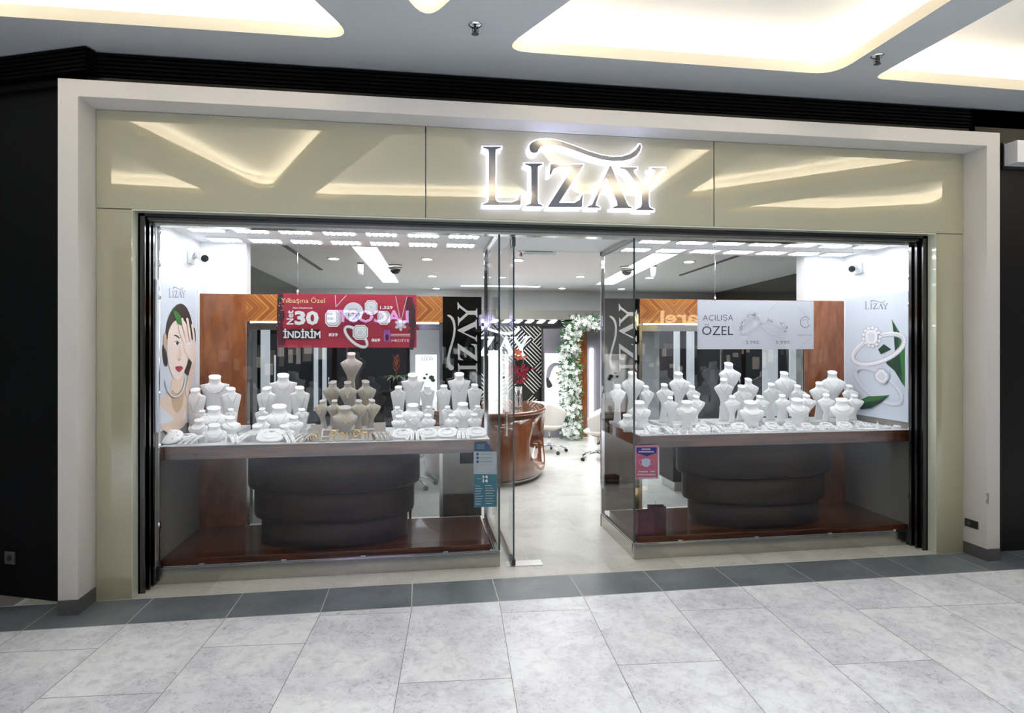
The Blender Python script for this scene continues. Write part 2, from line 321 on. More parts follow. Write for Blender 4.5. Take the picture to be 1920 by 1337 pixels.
# the shop's name as polygons, traced in a 4.174x view whose origin is pixel (840,230)
def arc(cx, cy, r, a0, a1, n=8): return [(cx+r*math.cos(math.radians(a0+(a1-a0)*i/n)), cy+r*math.sin(math.radians(a0+(a1-a0)*i/n))) for i in range(n+1)]
GL = {
 'L': [(270, 188), (418, 188), (418, 200), (376, 214), (373, 240), (373, 596), (385, 617), (405, 622), (500, 622), (540, 606), (562, 560), (576, 560), (568, 648), (270, 648), (270, 636), (310, 622), (316, 600), (316, 240), (312, 214), (270, 200)],
 'i': [(600, 318), (742, 318), (742, 330), (706, 346), (704, 370), (704, 610), (708, 632), (742, 648), (742, 659), (606, 659), (606, 648), (644, 632), (648, 610), (648, 370), (644, 346), (600, 330)],
 'swash': [(632, 205), (634, 180), (650, 158), (680, 142), (720, 131), (770, 128), (830, 134), (900, 152), (1000, 186), (1100, 224), (1200, 254), (1290, 268), (1360, 264), (1420, 246), (1464, 215), (1488, 180), (1494, 168), (1506, 170), (1512, 188), (1502, 226), (1474, 262), (1430, 288), (1370, 302), (1290, 304), (1200, 292), (1100, 262), (980, 218), (880, 186), (810, 174), (760, 178), (728, 192), (712, 210), (706, 228), (690, 240), (665, 242), (645, 232)],
 'Z': [(800, 324), (1060, 328), (1060, 336), (872, 626), (985, 628), (1028, 604), (1044, 562), (1056, 562), (1048, 664), (780, 664), (780, 654), (972, 354), (865, 352), (826, 366), (804, 412), (790, 412)],
 'A': [(1262, 338), (1276, 338), (1400, 630), (1412, 652), (1440, 662), (1440, 674), (1286, 674), (1286, 662), (1322, 648), (1318, 620), (1238, 436), (1160, 628), (1156, 648), (1190, 660), (1190, 670), (1088, 668), (1088, 657), (1124, 640)],
 'Y': [(1340, 348), (1482, 350), (1482, 362), (1452, 376), (1456, 392), (1542, 500), (1614, 392), (1618, 378), (1588, 364), (1588, 352), (1702, 354), (1702, 366), (1668, 382), (1650, 402), (1572, 520), (1572, 640), (1578, 664), (1612, 678), (1612, 690), (1470, 688), (1470, 676), (1506, 660), (1512, 640), (1512, 530), (1402, 386), (1384, 370), (1340, 360)]}
SIGN_V = .165
def glyph_uv():
    out = {}
    for k, p in GL.items():
        q = []
        for x, y in p:
            w = at(840+x/4.174, 230+y/4.174, SIGN_V); q.append((w.x, w.z))
        out[k] = q
    bl = out['L'][14]; br = out['Y'][17]; sc_ = out['L'][0][1]-out['L'][13][1]
    return out, (out['L'][13][0], out['L'][13][1]), sc_, (br[0]-out['L'][13][0])/sc_
GUV, GORG, GH, GW = glyph_uv()
GN = {k: [((a-GORG[0])/GH, (b-GORG[1])/GH) for a, b in p] for k, p in GUV.items()}   # unit: L height = 1, width GW
def lizay(art, x0, y1, h, mat, rot=False, keys=None, wx=1.0):  # bottom-left px (x0,y1), L height in px
    for k, p in GN.items():
        if keys and k not in keys: continue
        art.poly([(x0+a*h*wx, y1-b*h) for a, b in p] if not rot else [(x0-b*h, y1-a*h*wx) for a, b in p], mat)
    return art
# ================================================================ SETTING: floors
def tiles(name, mat, cells, z=0, gap=.003, rot=0, piv=(0, 0), label=None):
    mb = MB(); c_, s_ = math.cos(rot), math.sin(rot)
    for (x0, x1, y0, y1) in cells:
        q = [(x0+gap, y0+gap), (x1-gap, y0+gap), (x1-gap, y1-gap), (x0+gap, y1-gap)]
        q = [(piv[0]+(a-piv[0])*c_-(b-piv[1])*s_, piv[1]+(a-piv[0])*s_+(b-piv[1])*c_) for a, b in q]
        n = len(mb.v); mb.add([(a, b, z) for a, b in q], [(0, 1, 2, 3)], 0, False, (R.random(), R.random(), R.random()+.01))
    return struct(name, mb, mat)
def clip_tiles(name, mat, cells, rot, piv, vmax):   # rotated paving cut along the straight border band at v = vmax
    mb = MB(); c_, s_ = math.cos(rot), math.sin(rot)
    for (x0, x1, y0, y1) in cells:
        q = [(x0+.002, y0+.002), (x1-.002, y0+.002), (x1-.002, y1-.002), (x0+.002, y1-.002)]
        q = [(piv[0]+(a-piv[0])*c_-(b-piv[1])*s_, piv[1]+(a-piv[0])*s_+(b-piv[1])*c_) for a, b in q]
        out = []
        for i in range(4):
            a, b = q[i], q[(i+1) % 4]
            if a[1] <= vmax: out.append(a)
            if (a[1] <= vmax) != (b[1] <= vmax):
                t = (vmax-a[1])/(b[1]-a[1]); out.append((a[0]+(b[0]-a[0])*t, vmax))
        if len(out) >= 3: mb.add([(a, b, 0) for a, b in out], [tuple(range(len(out)))], 0, False, (R.random(), R.random(), R.random()+.01))
    return struct(name, mb, mat)
cells = []; ks = {-1: -1.02, 0: -.52, 1: -.98, 2: -1.06+.5*1.4, 3: -1.0+0, 4: -.30, 5: -1.04, 6: -.36, 7: -1.12, 8: -.42}
TW, TL = .608, 1.42
for i in range(-9, 24):
    x0 = .515+(i)*TW; first = ks.get(i+1, (-.4 if i % 2 else -1.05))
    if i == 2: first = -.18-.0      # long tile running to the border
    if i == 3: first = -1.06
    if i == 4: first = -.24
    if i == 5: first = -.98
    if i == 6: first = -.32
    if i == 7: first = -1.08
    if i == 8: first = -.40
    if i == 1: first = -.56
    if i == 0: first = -1.04
    ys = [first+TL*k for k in range(2, -9, -1)]
    for a, b in zip(ys, ys[1:]): cells.append((x0, x0+TW, b, a))
struct('floor_bed', MB().box(-8, 16, -12, 9.0, -.05, -.0015), 'grout_dark')
clip_tiles('floor', 'tile_white', cells, math.radians(-3.4), (.5, -.23), -.205)
bx = [-.7+.0, -.1, .51, 1.12, 1.73, 2.34, 2.95, 3.56, 4.17, 4.77, 5.39, 5.98, 6.32, 6.93, 7.5, 8.1, 8.7, 9.3]
bx = [-3.1, -2.5, -1.9, -1.3]+bx
tiles('floor_border', 'tile_black', [(a, b, -.20, .22) for a, b in zip(bx, bx[1:])], .0, .0035)
struct('floor_border_bed', MB().box(-3.2, 9.4, -.204, .226, -.012, -.0008), 'grout_light')
cells = [(a, a+.61, b, b+1.22) for a in [-.36+.61*k for k in range(16)] for b in [-.99, .229+0, 1.449, 2.669, 3.889, 5.109, 6.329, 7.549]]
cells = [(a, b_, max(c_, .229), d_) for a, b_, c_, d_ in cells if d_ > .25]
tiles('floor_shop', 'tile_beige', cells, .0, .0012)
struct('floor_shop_bed', MB().box(-.4, 9.4, .226, 8.9, -.012, -.0008), 'grout_light')
# outer mall floor on the far left beyond the border
# ================================================================ mall ceiling with coves
def roundpoly(pts, r, n=7):
    out = []; N = len(pts)
    for i in range(N):
        p, a, b = Vector(pts[i]), Vector(pts[i-1]), Vector(pts[(i+1) % N])
        da, db = (a-p).normalized(), (b-p).normalized(); ang = math.acos(max(-1, min(1, da.dot(db))))
        rr = r[i] if isinstance(r, (list, tuple)) else r; d = min(rr/math.tan(ang/2), (a-p).length*.45, (b-p).length*.45)
        s, e = p+da*d, p+db*d
        for k in range(n+1):
            t = k/n; out.append(tuple(s*(1-t)**2+p*2*t*(1-t)+e*t*t))
    return out
def offset(poly, d):
    N = len(poly); A = sum(poly[i][0]*poly[(i+1) % N][1]-poly[(i+1) % N][0]*poly[i][1] for i in range(N)); sg = 1 if A > 0 else -1; out = []
    for i in range(N):
        a, b = Vector(poly[i-1]), Vector(poly[(i+1) % N]); t = (b-a).normalized(); out.append((poly[i][0]+t.y*d*sg, poly[i][1]-t.x*d*sg))
    return out
COVES = [roundpoly([(-.75, -.17), (1.97, -.20), (.30, -3.95)], [.25, .16, .18]),
         roundpoly([(2.44, -.50), (4.15, -3.95), (.80, -4.15)], [.11, .15, .15]),
         roundpoly([(2.97, -.195), (5.56, -.185), (5.62, -3.6), (4.6, -3.6)], [.13, .20, .2, .2]),
         roundpoly([(5.90, -.17), (9.6, -.11), (6.05, -3.4)], [.09, .3, .2]),
         roundpoly([(6.9, -4.0), (9.4, -1.5), (10.1, -3.4), (8.9, -3.9)], [.1, .2, .15, .2]),
         roundpoly([(-3.2, -1.4), (-1.3, -.6), (-.4, -4.1), (-2.6, -3.9)], .2)]
ZC = 3.9
def fill_with_holes(outer, holes, z):
    cu = bpy.data.curves.new('c', 'CURVE'); cu.dimensions = '2D'; cu.fill_mode = 'BOTH'
    for p in [outer]+holes:
        sp = cu.splines.new('POLY'); sp.points.add(len(p)-1); sp.use_cyclic_u = True
        for q, (a, b) in zip(sp.points, p): q.co = (a, b, 0, 1)
    o = bpy.data.objects.new('c', cu); C.objects.link(o); bpy.context.view_layer.update()
    me = bpy.data.meshes.new_from_object(o.evaluated_get(bpy.context.evaluated_depsgraph_get()))
    v = [(p.co.x, p.co.y, z) for p in me.vertices]; f = [tuple(p.vertices) for p in me.polygons]
    bpy.data.objects.remove(o); bpy.data.curves.remove(cu); bpy.data.meshes.remove(me); return v, f
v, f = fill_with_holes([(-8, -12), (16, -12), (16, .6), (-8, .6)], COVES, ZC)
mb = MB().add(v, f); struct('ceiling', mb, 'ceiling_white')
names = ['far left', 'small triangular', 'large central', 'right-hand', 'rear right', 'rear left']
for i, p in enumerate(COVES):
    mb = MB(); n = len(p); q = offset(p, .16); zl, zt = ZC+.085, ZC+.23
    v = [(a, b, ZC) for a, b in p]+[(a, b, zl) for a, b in p]; mb.add(v, [(k, (k+1) % n, (k+1) % n+n, k+n) for k in range(n)], 0)
    v = [(a, b, zl) for a, b in p]+[(a, b, zl) for a, b in q]+[(a, b, zt) for a, b in q]
    mb.add(v, [(k, (k+1) % n, (k+1) % n+n, k+n) for k in range(n)]+[(k+n, (k+1) % n+n, (k+1) % n+2*n, k+2*n) for k in range(n)], 1)
    mb.flat(q, lambda a, b, h: (a, b, h), zt, 1)
    struct('ceiling_recess', mb, ['cove_cream', 'cove_inner'])
    q1, q2 = offset(p, .06), offset(p, .10); mb = MB()
    v = [(a, b, zl+.012) for a, b in q1]+[(a, b, zl+.012) for a, b in q2]+[(a, b, zl+.002) for a, b in q1]+[(a, b, zl+.002) for a, b in q2]
    mb.add(v, [(k, (k+1) % n, (k+1) % n+n, k+n) for k in range(n)]+[(k+2*n, (k+1) % n+2*n, (k+1) % n+3*n, k+3*n) for k in range(n)]+[(k, (k+1) % n, (k+1) % n+2*n, k+2*n) for k in range(n)]+[(k+n, (k+1) % n+n, (k+1) % n+3*n, k+3*n) for k in range(n)])
    tag(mb.build('cove_light', 'cove_led'), 'warm hidden light strip around the %s ceiling recess' % names[i], 'light', 'cove light strips in the mall ceiling')
# sprinklers
def sprinkler(p, label, tilt=0, z=ZC):
    t = empty('sprinkler', (p[0], p[1], z), 0, label, 'sprinkler')
    MB().lathe([(.045, -.001), (.045, -.006), (.03, -.014), (.012, -.016)], n=20).build('cover_plate', 'chrome', t)
    MB().tube([(0, 0, -.012), (0, 0, -.05)], .009).tube([(-.016, 0, -.02), (-.018, 0, -.045), (0, 0, -.06), (.018, 0, -.045), (.016, 0, -.02)], .003, 6).lathe([(.024, -.06), (.024, -.063)], n=12).build('nozzle', 'steel_dark', t)
sprinkler(atz(891, 46, ZC), 'small chrome sprinkler head in the mall ceiling left of the large light recess')
sprinkler(atz(1645, 104, ZC), 'small chrome sprinkler head in the mall ceiling between the two right light recesses')
# ================================================================ black mall walls
mb = MB()
mb.box(.05, 7.18, .25, .42, 3.50, 3.72); struct('wall_front', mb, 'black_rough')
mb = MB().box(-.15, 7.6, .30, .42, 3.72, 3.92)
for k in range(6): mb.box(-.10, 7.9, .235, .30, 3.725+.03*k, 3.738+.03*k)
struct('trim_1', mb, 'black_louvre')
def quadwall(a, b, z0, z1, th=.1):
    d = Vector((b[0]-a[0], b[1]-a[1])).normalized(); nx, ny = -d.y*th, d.x*th
    v = [(a[0], a[1], z0), (b[0], b[1], z0), (b[0]+nx, b[1]+ny, z0), (a[0]+nx, a[1]+ny, z0)]; v += [(x, y, z1) for x, y, z in v]
    return MB().add(v, [(0, 1, 2, 3), (4, 5, 6, 7), (0, 1, 5, 4), (1, 2, 6, 5), (2, 3, 7, 6), (3, 0, 4, 7)])
struct('wall_outer_left', quadwall((-5.5, 2.35), (.05, .18), 0, 3.62), 'black_panel')
mbx = quadwall((-5.5, 2.30), (.05, .13), 3.62, 3.66, .12)
for k in range(6): b_ = quadwall((-5.5, 2.32), (.10, .14), 3.725+.03*k, 3.738+.03*k, .08); mbx.add(b_.v, b_.f)
b_ = quadwall((-5.5, 2.40), (.05, .23), 3.62, 3.92, .1); mbx.add(b_.v, b_.f)
struct('trim_2', mbx, 'black_louvre')
struct('wall_outer_right', MB().box(7.19, 14, .2, .34, 0, 3.72), 'black_rough')
mb = MB().box(7.19, 14, .30, .42, 3.72, 3.92)
for k in range(6): mb.box(7.19, 14, .235, .30, 3.725+.03*k, 3.738+.03*k)
struct('trim_3', mb, 'black_louvre')
# dirty strip marks on the black band
for (x0, x1, y0, y1) in [(607, 716, 157, 175), (1092, 1175, 187, 195), (1222, 1300, 196, 208)]:
    pass
# ================================================================ portal
mb = MB(); PO = .225; HB = .10
poly = [(0, HB), (.125, HB), (.125, 3.485), (7.10, 3.485), (7.10, HB), (7.225, HB), (7.225, 3.60), (0, 3.60)]
mb.prism(poly, 0, PO+.02, lambda a, b, h: (a, h, b)); struct('trim_4', mb, 'portal_white', bevel=.003)
mb = MB().box(0, .125, -.004, PO, 0, HB).box(7.10, 7.225, -.004, PO, 0, HB).box(.125, .129, 0, PO, 0, HB).box(7.096, 7.10, 0, PO, 0, HB)
struct('baseboard_outer', mb, 'dark_grey')
ct = [((.128, 2.436), (2.786, 3.482), 'left fascia panel'), ((2.444, 4.776), (2.786, 3.482), 'middle fascia panel behind the sign'), ((4.784, 7.097), (2.786, 3.482), 'right fascia panel')]
for (a, b), (c_, d), nm in ct:
    tag(MB().box(a, b, PO, PO+.09, c_, d).build('fascia_panel', 'cream_glass', bevel=.002), 'glossy cream glass %s above the shopfront' % nm, 'panel', 'cream cladding panels')
tag(MB().box(.128, .362, PO, PO+.09, .0, 2.780).build('cladding_panel', 'cream_glass', bevel=.002), 'tall narrow cream glass panel left of the shopfront', 'panel', 'cream cladding panels')
tag(MB().box(6.835, 7.097, PO, PO+.09, .0, 2.780).build('cladding_panel', 'cream_glass', bevel=.002), 'tall narrow cream glass panel right of the shopfront', 'panel', 'cream cladding panels')
# pale edge strips lining the opening
struct('trim_5', MB().box(.362, .366, PO+.004, PO+.1, 0, 2.775).box(6.831, 6.835, PO+.004, PO+.1, 0, 2.775).box(.362, 6.835, PO+.004, PO+.1, 2.775, 2.785), 'cream_edge')
# dark steel frame channel
mb = MB()
for x0, s_ in ((.366, 1), (6.831, -1)):
    for (o0, o1, y0, y1) in ((0, .012, .315, .47), (0, .045, .315, .330), (0, .052, .375, .40), (0, .052, .44, .47)):
        a, b = sorted((x0+s_*o0, x0+s_*o1)); mb.box(a, b, y0, y1, 0, 2.775)
for (z0, z1, y0, y1) in ((2.755, 2.775, .315, .34), (2.735, 2.755, .34, .36)): mb.box(.37, 6.83, y0, y1, z0, z1)
struct('window_frame', mb, 'steel_dark')
struct('window_head_rail', MB().box(.37, 6.83, .40, .50, 2.705, 2.752).box(.37, 6.83, .355, .40, 2.73, 2.755), 'brushed')
# sockets / wall bits
t = empty('wall_socket', (7.098, .14, .275), 0, 'black wall socket low on the inner right side of the white portal', 'socket')
MB().box(-.012, 0, -.062, .062, -.033, .033).build('cover_plate', 'black_plastic', t, bevel=.003); MB().tube([(-.014, .02, 0), (-.010, .02, 0)], .018, 16).build('plug_hole', 'dark_grey', t)
t = empty('wall_socket', (-.52, .40, .28), math.radians(-21.4), 'dark double socket low on the black wall at the far left', 'socket')
MB().box(-.045, .045, -.012, 0, -.045, .045).build('cover_plate', 'dark_grey', t, bevel=.003); MB().tube([(0, -.014, 0), (0, -.011, 0)], .02, 16).build('plug_hole', 'black_plastic', t)
Art(lambda x, y: atu(x, y, 7.099), (-1, 0, 0), .0004).poly([(1849, 926), (1853, 924), (1855, 930), (1854, 944), (1851, 946), (1848, 940), (1851, 934)], 'portal_dirt').build('scuff_mark', None)
tag(bpy.data.objects['scuff_mark'], 'grey scraped patch on the right inner side of the white portal', 'scuff')
# lit white box sign cut by right edge
p = at(1908, 262, .06); t = empty('wall_sign', (p.x, .2, p.z), 0, 'white box sign on the black wall, cut off by the right edge of the view', 'sign')
MB().box(0, .5, -.14, 0, -.19, 0).build('sign_box', 'white_plastic', t, bevel=.004); MB().box(-.012, .51, -.02, -.004, -.215, .015).build('backing_frame', 'black_plastic', t)
# ================================================================ SIGN
t = empty('shop_sign', (0, 0, 0), 0, 'large backlit LIZAY name sign in mirrored letters with white-blue glowing edges', 'sign')
def curve_mesh(polys, off, ext, y):
    cu = bpy.data.curves.new('c', 'CURVE'); cu.dimensions = '2D'; cu.fill_mode = 'BOTH'; cu.offset = off; cu.extrude = ext
    for p in polys:
        sp = cu.splines.new('POLY'); sp.points.add(len(p)-1); sp.use_cyclic_u = True
        for q, (a, b) in zip(sp.points, p): q.co = (a, b, 0, 1)
    o = bpy.data.objects.new('c', cu); C.objects.link(o); bpy.context.view_layer.update()
    me = bpy.data.meshes.new_from_object(o.evaluated_get(bpy.context.evaluated_depsgraph_get()))
    mb = MB().add([(p.co.x, y-p.co.z, p.co.y) for p in me.vertices], [tuple(p.vertices) for p in me.polygons])
    bpy.data.objects.remove(o); bpy.data.curves.remove(cu); bpy.data.meshes.remove(me); return mb
for k, p in GUV.items():
    if k == 'A': p = p
    nm = 'swash' if k == 'swash' else 'letter'
    face = curve_mesh([p], -.002, .004, SIGN_V-.004).build(nm, 'letter_face', t)
    curve_mesh([p], .0075, .010, SIGN_V+.012).build('glowing_edge', 'halo_blue', face)
# ================================================================ SHOP SHELL
struct('ceiling_window', MB().box(.36, 6.9, .47, 1.50, 2.75, 2.80).box(.36, 6.9, 1.49, 1.50, 2.75, 2.96), 'plaster_white')
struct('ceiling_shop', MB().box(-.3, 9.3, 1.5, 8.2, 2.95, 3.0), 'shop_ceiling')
struct('wall_left', MB().box(-.10, 0, 1.42, 8.2, 0, 2.97), 'dark_glass_wall')
struct('wall_right', MB().add([(7.9, 1.42, 0), (8.75, 8.3, 0), (8.75, 8.3, 2.97), (7.9, 1.42, 2.97), (8.0, 1.42, 0), (8.85, 8.3, 0), (8.85, 8.3, 2.97), (8.0, 1.42, 2.97)], [(0, 1, 2, 3), (4, 5, 6, 7), (0, 3, 7, 4), (3, 2, 6, 7), (1, 2, 6, 5)]), 'dark_glass_wall')
struct('wall_back', MB().box(-.1, 9, 8.1, 8.25, 0, 2.97), 'plaster_white')
struct('wall_side_left', MB().box(.30, .42, .48, 1.42, 1.155, 2.76), 'plaster_white')
struct('wall_side_left_lower', MB().box(.30, .42, .48, 1.42, 0, 1.155), 'plaster_shaded')  # shade around the counter is put into the colour of this lower wall
struct('wall_side_right', MB().box(6.85, 7.0, .48, 1.42, 1.105, 2.76), 'plaster_white')
struct('wall_side_right_lower', MB().box(6.85, 7.0, .48, 1.42, 0, 1.105), 'plaster_shaded')  # same shade colour on the right lower wall
struct('wall_partition_left', MB().box(-.1, .82, 1.42, 1.56, 2.28, 2.97).box(-.1, .82, 1.42, 1.56, 0, 2.28), 'plaster_white')
struct('wall_partition_right', MB().box(6.39, 8.1, 1.42, 1.56, 2.28, 2.97).box(6.39, 8.1, 1.42, 1.56, 0, 2.28), 'plaster_white')
tag(MB().box(.42, .82, 1.395, 1.415, .0, 2.28).build('wood_panel', 'walnut_v', bevel=.002), 'tall reddish wood veneer panel at the back left corner of the left window', 'panel', 'wood veneer panels behind the windows')
tag(MB().box(6.39, 6.85, 1.395, 1.415, .0, 2.28).build('wood_panel', 'walnut_v', bevel=.002), 'tall reddish wood veneer panel at the back right corner of the right window', 'panel', 'wood veneer panels behind the windows')
for x0, x1, nm in ((.82, 2.61, 'left'), (4.58, 6.39, 'right')):
    t = empty('glazed_partition', (x0, 1.42, 0), 0, 'glazed partition with chevron wood header at the back of the %s window' % nm, 'partition'); w = x1-x0
    h_ = MB().box(0, w, -.02, .11, 2.03, 2.28).build('header', 'chevron_wood', t)
    MB().box(.04, w-.04, -.024, .0, 2.018, 2.030).build('light_strip', 'lamp_strip', t)
    mb = MB().box(0, .03, 0, .10, .16, 2.03).box(w-.03, w, 0, .10, .16, 2.03).box(.03, w-.03, 0, .10, 1.955, 2.012).box(w/2-.008, w/2+.008, .04, .06, .16, 1.955)
    mb.build('steel_frame', 'brushed', t)
    MB().box(.03, w-.03, .045, .053, .16, 1.955).build('glass_pane', 'glass_back', t)
for x0, x1, nm in ((2.61, 2.985, 'left'), (4.222, 4.58, 'right')):
    t = empty('mirror_panel', (x0, 1.42, 0), 0, 'black mirror glass panel with an upright LIZAY name beside the %s of the doorway' % nm, 'panel', 'black mirror panels')
    MB().box(0, x1-x0, 0, .02, .16, 2.28).build('mirror_glass', 'mirror_black', t)
    a = Art(lambda x, y: Vector((x, -.001, y)), (0, -1, 0), .0003)
    # name reads upwards
    h = .26
    for k, p in GN.items(): a.poly([(.335-b*h/1.05*1.0, 1.36+a_*h*1.02) for a_, b in p], 'decal_grey')
    a.build('name_decal', t)
# ceiling lamps over windows
def lamp_proto():
    t = empty('ceiling_lamp', (0, 0, 2.75))
    MB().box(-.135, .135, -.09, .09, -.012, -.001).build('housing', 'white_plastic', t, bevel=.003)
    mb = MB()
    for i in range(5):
        for j in range(2): mb.box(-.124+i*.052, -.092+i*.052, -.075+j*.079, -.004+j*.079, -.016, -.0115)
    mb.build('light_panel', 'led_white', t); return t
LP = lamp_proto(); first = True
OR7 = ['leftmost', 'second from left', 'third from left', 'middle', 'third from right', 'second from right', 'rightmost']
for side, x0, dx in (('left', .70, .345), ('right', 4.47, .355)):
    for r_, y in (('front', .72), ('rear', 1.21)):
        for i in range(7):
            o = LP if first else copy_tree(LP); first = False
            o.location = (x0+dx*i, y, 2.75)
            tag(o, 'white LED ceiling lamp, %s of the %s row above the %s window' % (OR7[i], r_, side), 'lamp', 'LED lamps above the %s window' % side)
# security cameras
for (x, y, z, s_, nm) in ((.42, 1.17, 2.575, 1, 'left'), (6.85, 1.20, 2.60, -1, 'right')):
    t = empty('security_camera', (x, y, z), 0, 'white bullet security camera on the side wall of the %s window' % nm, 'camera')
    MB().box(0, s_*.03, -.06, .06, -.06, .06).build('wall_bracket', 'white_plastic', t, bevel=.006)
    MB().tube([(s_*.03, 0, 0), (s_*.08, 0, .02), (s_*.10, -.0, .01)], .018, 10).build('arm', 'white_plastic', t)
    c0, c1 = Vector((s_*.055, .05, .035)), Vector((s_*.155, -.10, -.02)); d = (c1-c0)
    MB().tube([c0, c0+d*.05, c1], [.025, .038, .038], 18).build('body', 'white_plastic', t)
    MB().tube([c1-d*.02, c1+d*.02], .030, 18).build('lens', 'black_plastic', t)
# ================================================================ WINDOW BOXES (plinths, platforms, counters, glass)
GT = 2.705
def vitrine(side, x0, x1, open_x):
    nm = side+' display window'
    mb = MB(); s_ = 1 if open_x == x1 else -1
    mb.box(min(x0, x1), max(x0, x1), .47, .52, 0, .125)
    ox = open_x; mb.box(min(ox-.05*s_, ox), max(ox-.05*s_, ox), .52, 1.45, 0, .125)
    t = empty('plinth', (0, 0, 0), 0, 'low brushed steel plinth under the glass of the %s' % nm, 'plinth', 'steel window plinths')
    mb.build('steel_skirt', 'brushed', t, bevel=.003)
    mb = MB().box(min(x0, x1)+.0, max(x0, x1), .480, .510, .125, .135); mb.box(min(ox-.035*s_, ox-.005*s_), max(ox-.035*s_, ox-.005*s_), .51, 1.42, .125, .135)
    mb.build('glass_channel', 'chrome', t)
    a, b = (x0+.01, x1-.075) if s_ > 0 else (x0+.075, x1-.01)
    tag(MB().box(a, b, .545, 1.40, .02, .165).build('platform', 'walnut', bevel=.004), 'low polished wooden platform on the floor of the %s' % nm, 'platform', 'wooden platforms')
    # counter
    t = empty('display_counter', ((a+b)/2, .95, .165), 0, 'wooden display counter on a stepped rounded base in the %s' % nm, 'counter', 'display counters'); h = (b-a)/2
    MB().box(-h, h, -.425, .44, .765, .868).build('top_slab', 'walnut', t, bevel=.003)
    MB().box(-h+.004, h-.004, -.421, .436, .868, .874).build('top_cloth', 'counter_top', t)
    rx = .715 if side == 'left' else .755; cx_ = 1.68-(a+b)/2 if side == 'left' else 5.54-(a+b)/2
    for k, (r_, z0, z1, nm2) in enumerate(((rx, .455, .765, 'upper_drum'), (rx*.93, .21, .455, 'middle_drum'), (rx*.85, 0, .21, 'lower_drum'))):
        pr = [(r_-.03, z0), (r_-.008, z0+.012), (r_, z0+.035), (r_, z1)] if k < 2 else [(r_, z0), (r_, z1)]
        MB().lathe(pr, (cx_, 0, 0), 56, 0, True, 1, .40/rx).build(nm2, 'walnut_dark', t)
    # glass
    fx0, fx1 = (x0, x1-.012) if s_ > 0 else (x0+.012, x1)
    mb = MB().box(fx0, fx1, .488, .498, .128, GT); tag(mb.build('window_pane', 'glass_clear'), 'clear front glass pane of the %s' % nm, 'window pane', 'shopfront glass panes')
    mb = MB().box(min(ox, ox-.010*s_), max(ox, ox-.010*s_), .488, 1.42, .128, GT); tag(mb.build('window_pane', 'glass_clear'), 'clear side glass pane of the %s facing the doorway' % nm, 'window pane', 'shopfront glass panes')
    struct('trim_6', MB().box(min(ox+.002*s_, ox-.014*s_), max(ox+.002*s_, ox-.014*s_), .485, .4875, .128, GT), 'glass_edge_solid')
    tag(MB().box(ox-.035*s_ if s_ > 0 else ox, ox if s_ > 0 else ox-.035*s_, 1.42, 1.455, .0, 2.75).build('corner_post', 'chrome', bevel=.002), 'slim chrome post at the back corner of the %s beside the doorway' % nm, 'post', 'chrome corner posts')
    tag(MB().box(min(ox-.04*s_, ox), max(ox-.04*s_, ox), .50, 1.46, GT, 2.75).build('top_rail', 'brushed', bevel=.002), 'steel rail along the ceiling above the side glass of the %s' % nm, 'rail', 'steel ceiling rails')
vitrine('left', .42, 3.045, 3.045); vitrine('right', 4.185, 6.85, 4.185)
# chrome posts by side walls with clips
for x, nm in ((.425, 'left'), (6.835, 'right')):
    t = empty('display_rod', (x, .52, .165), 0, 'slim vertical chrome rod with clips at the outer end of the %s window' % nm, 'rod', 'chrome rods')
    MB().tube([(0, 0, 0), (0, 0, 2.58)], .010, 10).build('tube', 'chrome', t)
    for z in (.25, .85, 1.25, 2.0, 2.25, 2.5): MB().tube([(0, 0, z), (0, 0, z+.045)], .016, 10).build('clip', 'chrome', t)
# glass clips on plinth
k = 0
for x, nm in ((.75, 'left'), (1.35, 'left'), (1.95, 'left'), (2.6, 'left'), (4.6, 'right'), (5.3, 'right'), (6.0, 'right'), (6.65, 'right')):
    t = empty('glass_clamp', (x, .485, .125), 0, 'small chrome clamp on the steel plinth of the %s window' % nm, 'clamp', 'glass clamps of the %s window' % nm)
    MB().box(-.02, .02, -.012, .0, 0, .022).build('clamp_body', 'chrome', t, bevel=.003)
# ================================================================ glass door
t = empty('glass_door', (3.155, .455, 0), 0, 'frameless glass door standing open at the left of the doorway', 'door')
MB().box(-.006, .006, .01, .90, .03, 2.69).build('door_pane', 'glass_clear', t)
MB().box(-.0065, .0065, .002, .010, .03, 2.69).build('door_edge', 'glass_edge_solid', t)
MB().box(-.016, .016, .0, .15, .008, .055).build('bottom_fitting', 'steel_dark', t, bevel=.004)
MB().box(-.016, .016, .0, .12, 2.62, 2.70).build('top_fitting', 'steel_dark', t, bevel=.004)
MB().box(-.009, .009, .15, .90, .012, .036).build('bottom_rail', 'brushed', t)
MB().tube([(.05, .80, .95), (.05, .80, 1.75)], .013, 12).tube([(.006, .80, 1.05), (.05, .80, 1.05)], .009).tube([(.006, .80, 1.65), (.05, .80, 1.65)], .009).build('door_handle', 'chrome', t)
tag(MB().box(3.10, 3.40, .455, .58, .0005, .004).build('floor_plate', 'steel', bevel=.001), 'flat steel floor plate at the foot of the open glass door', 'floor plate')
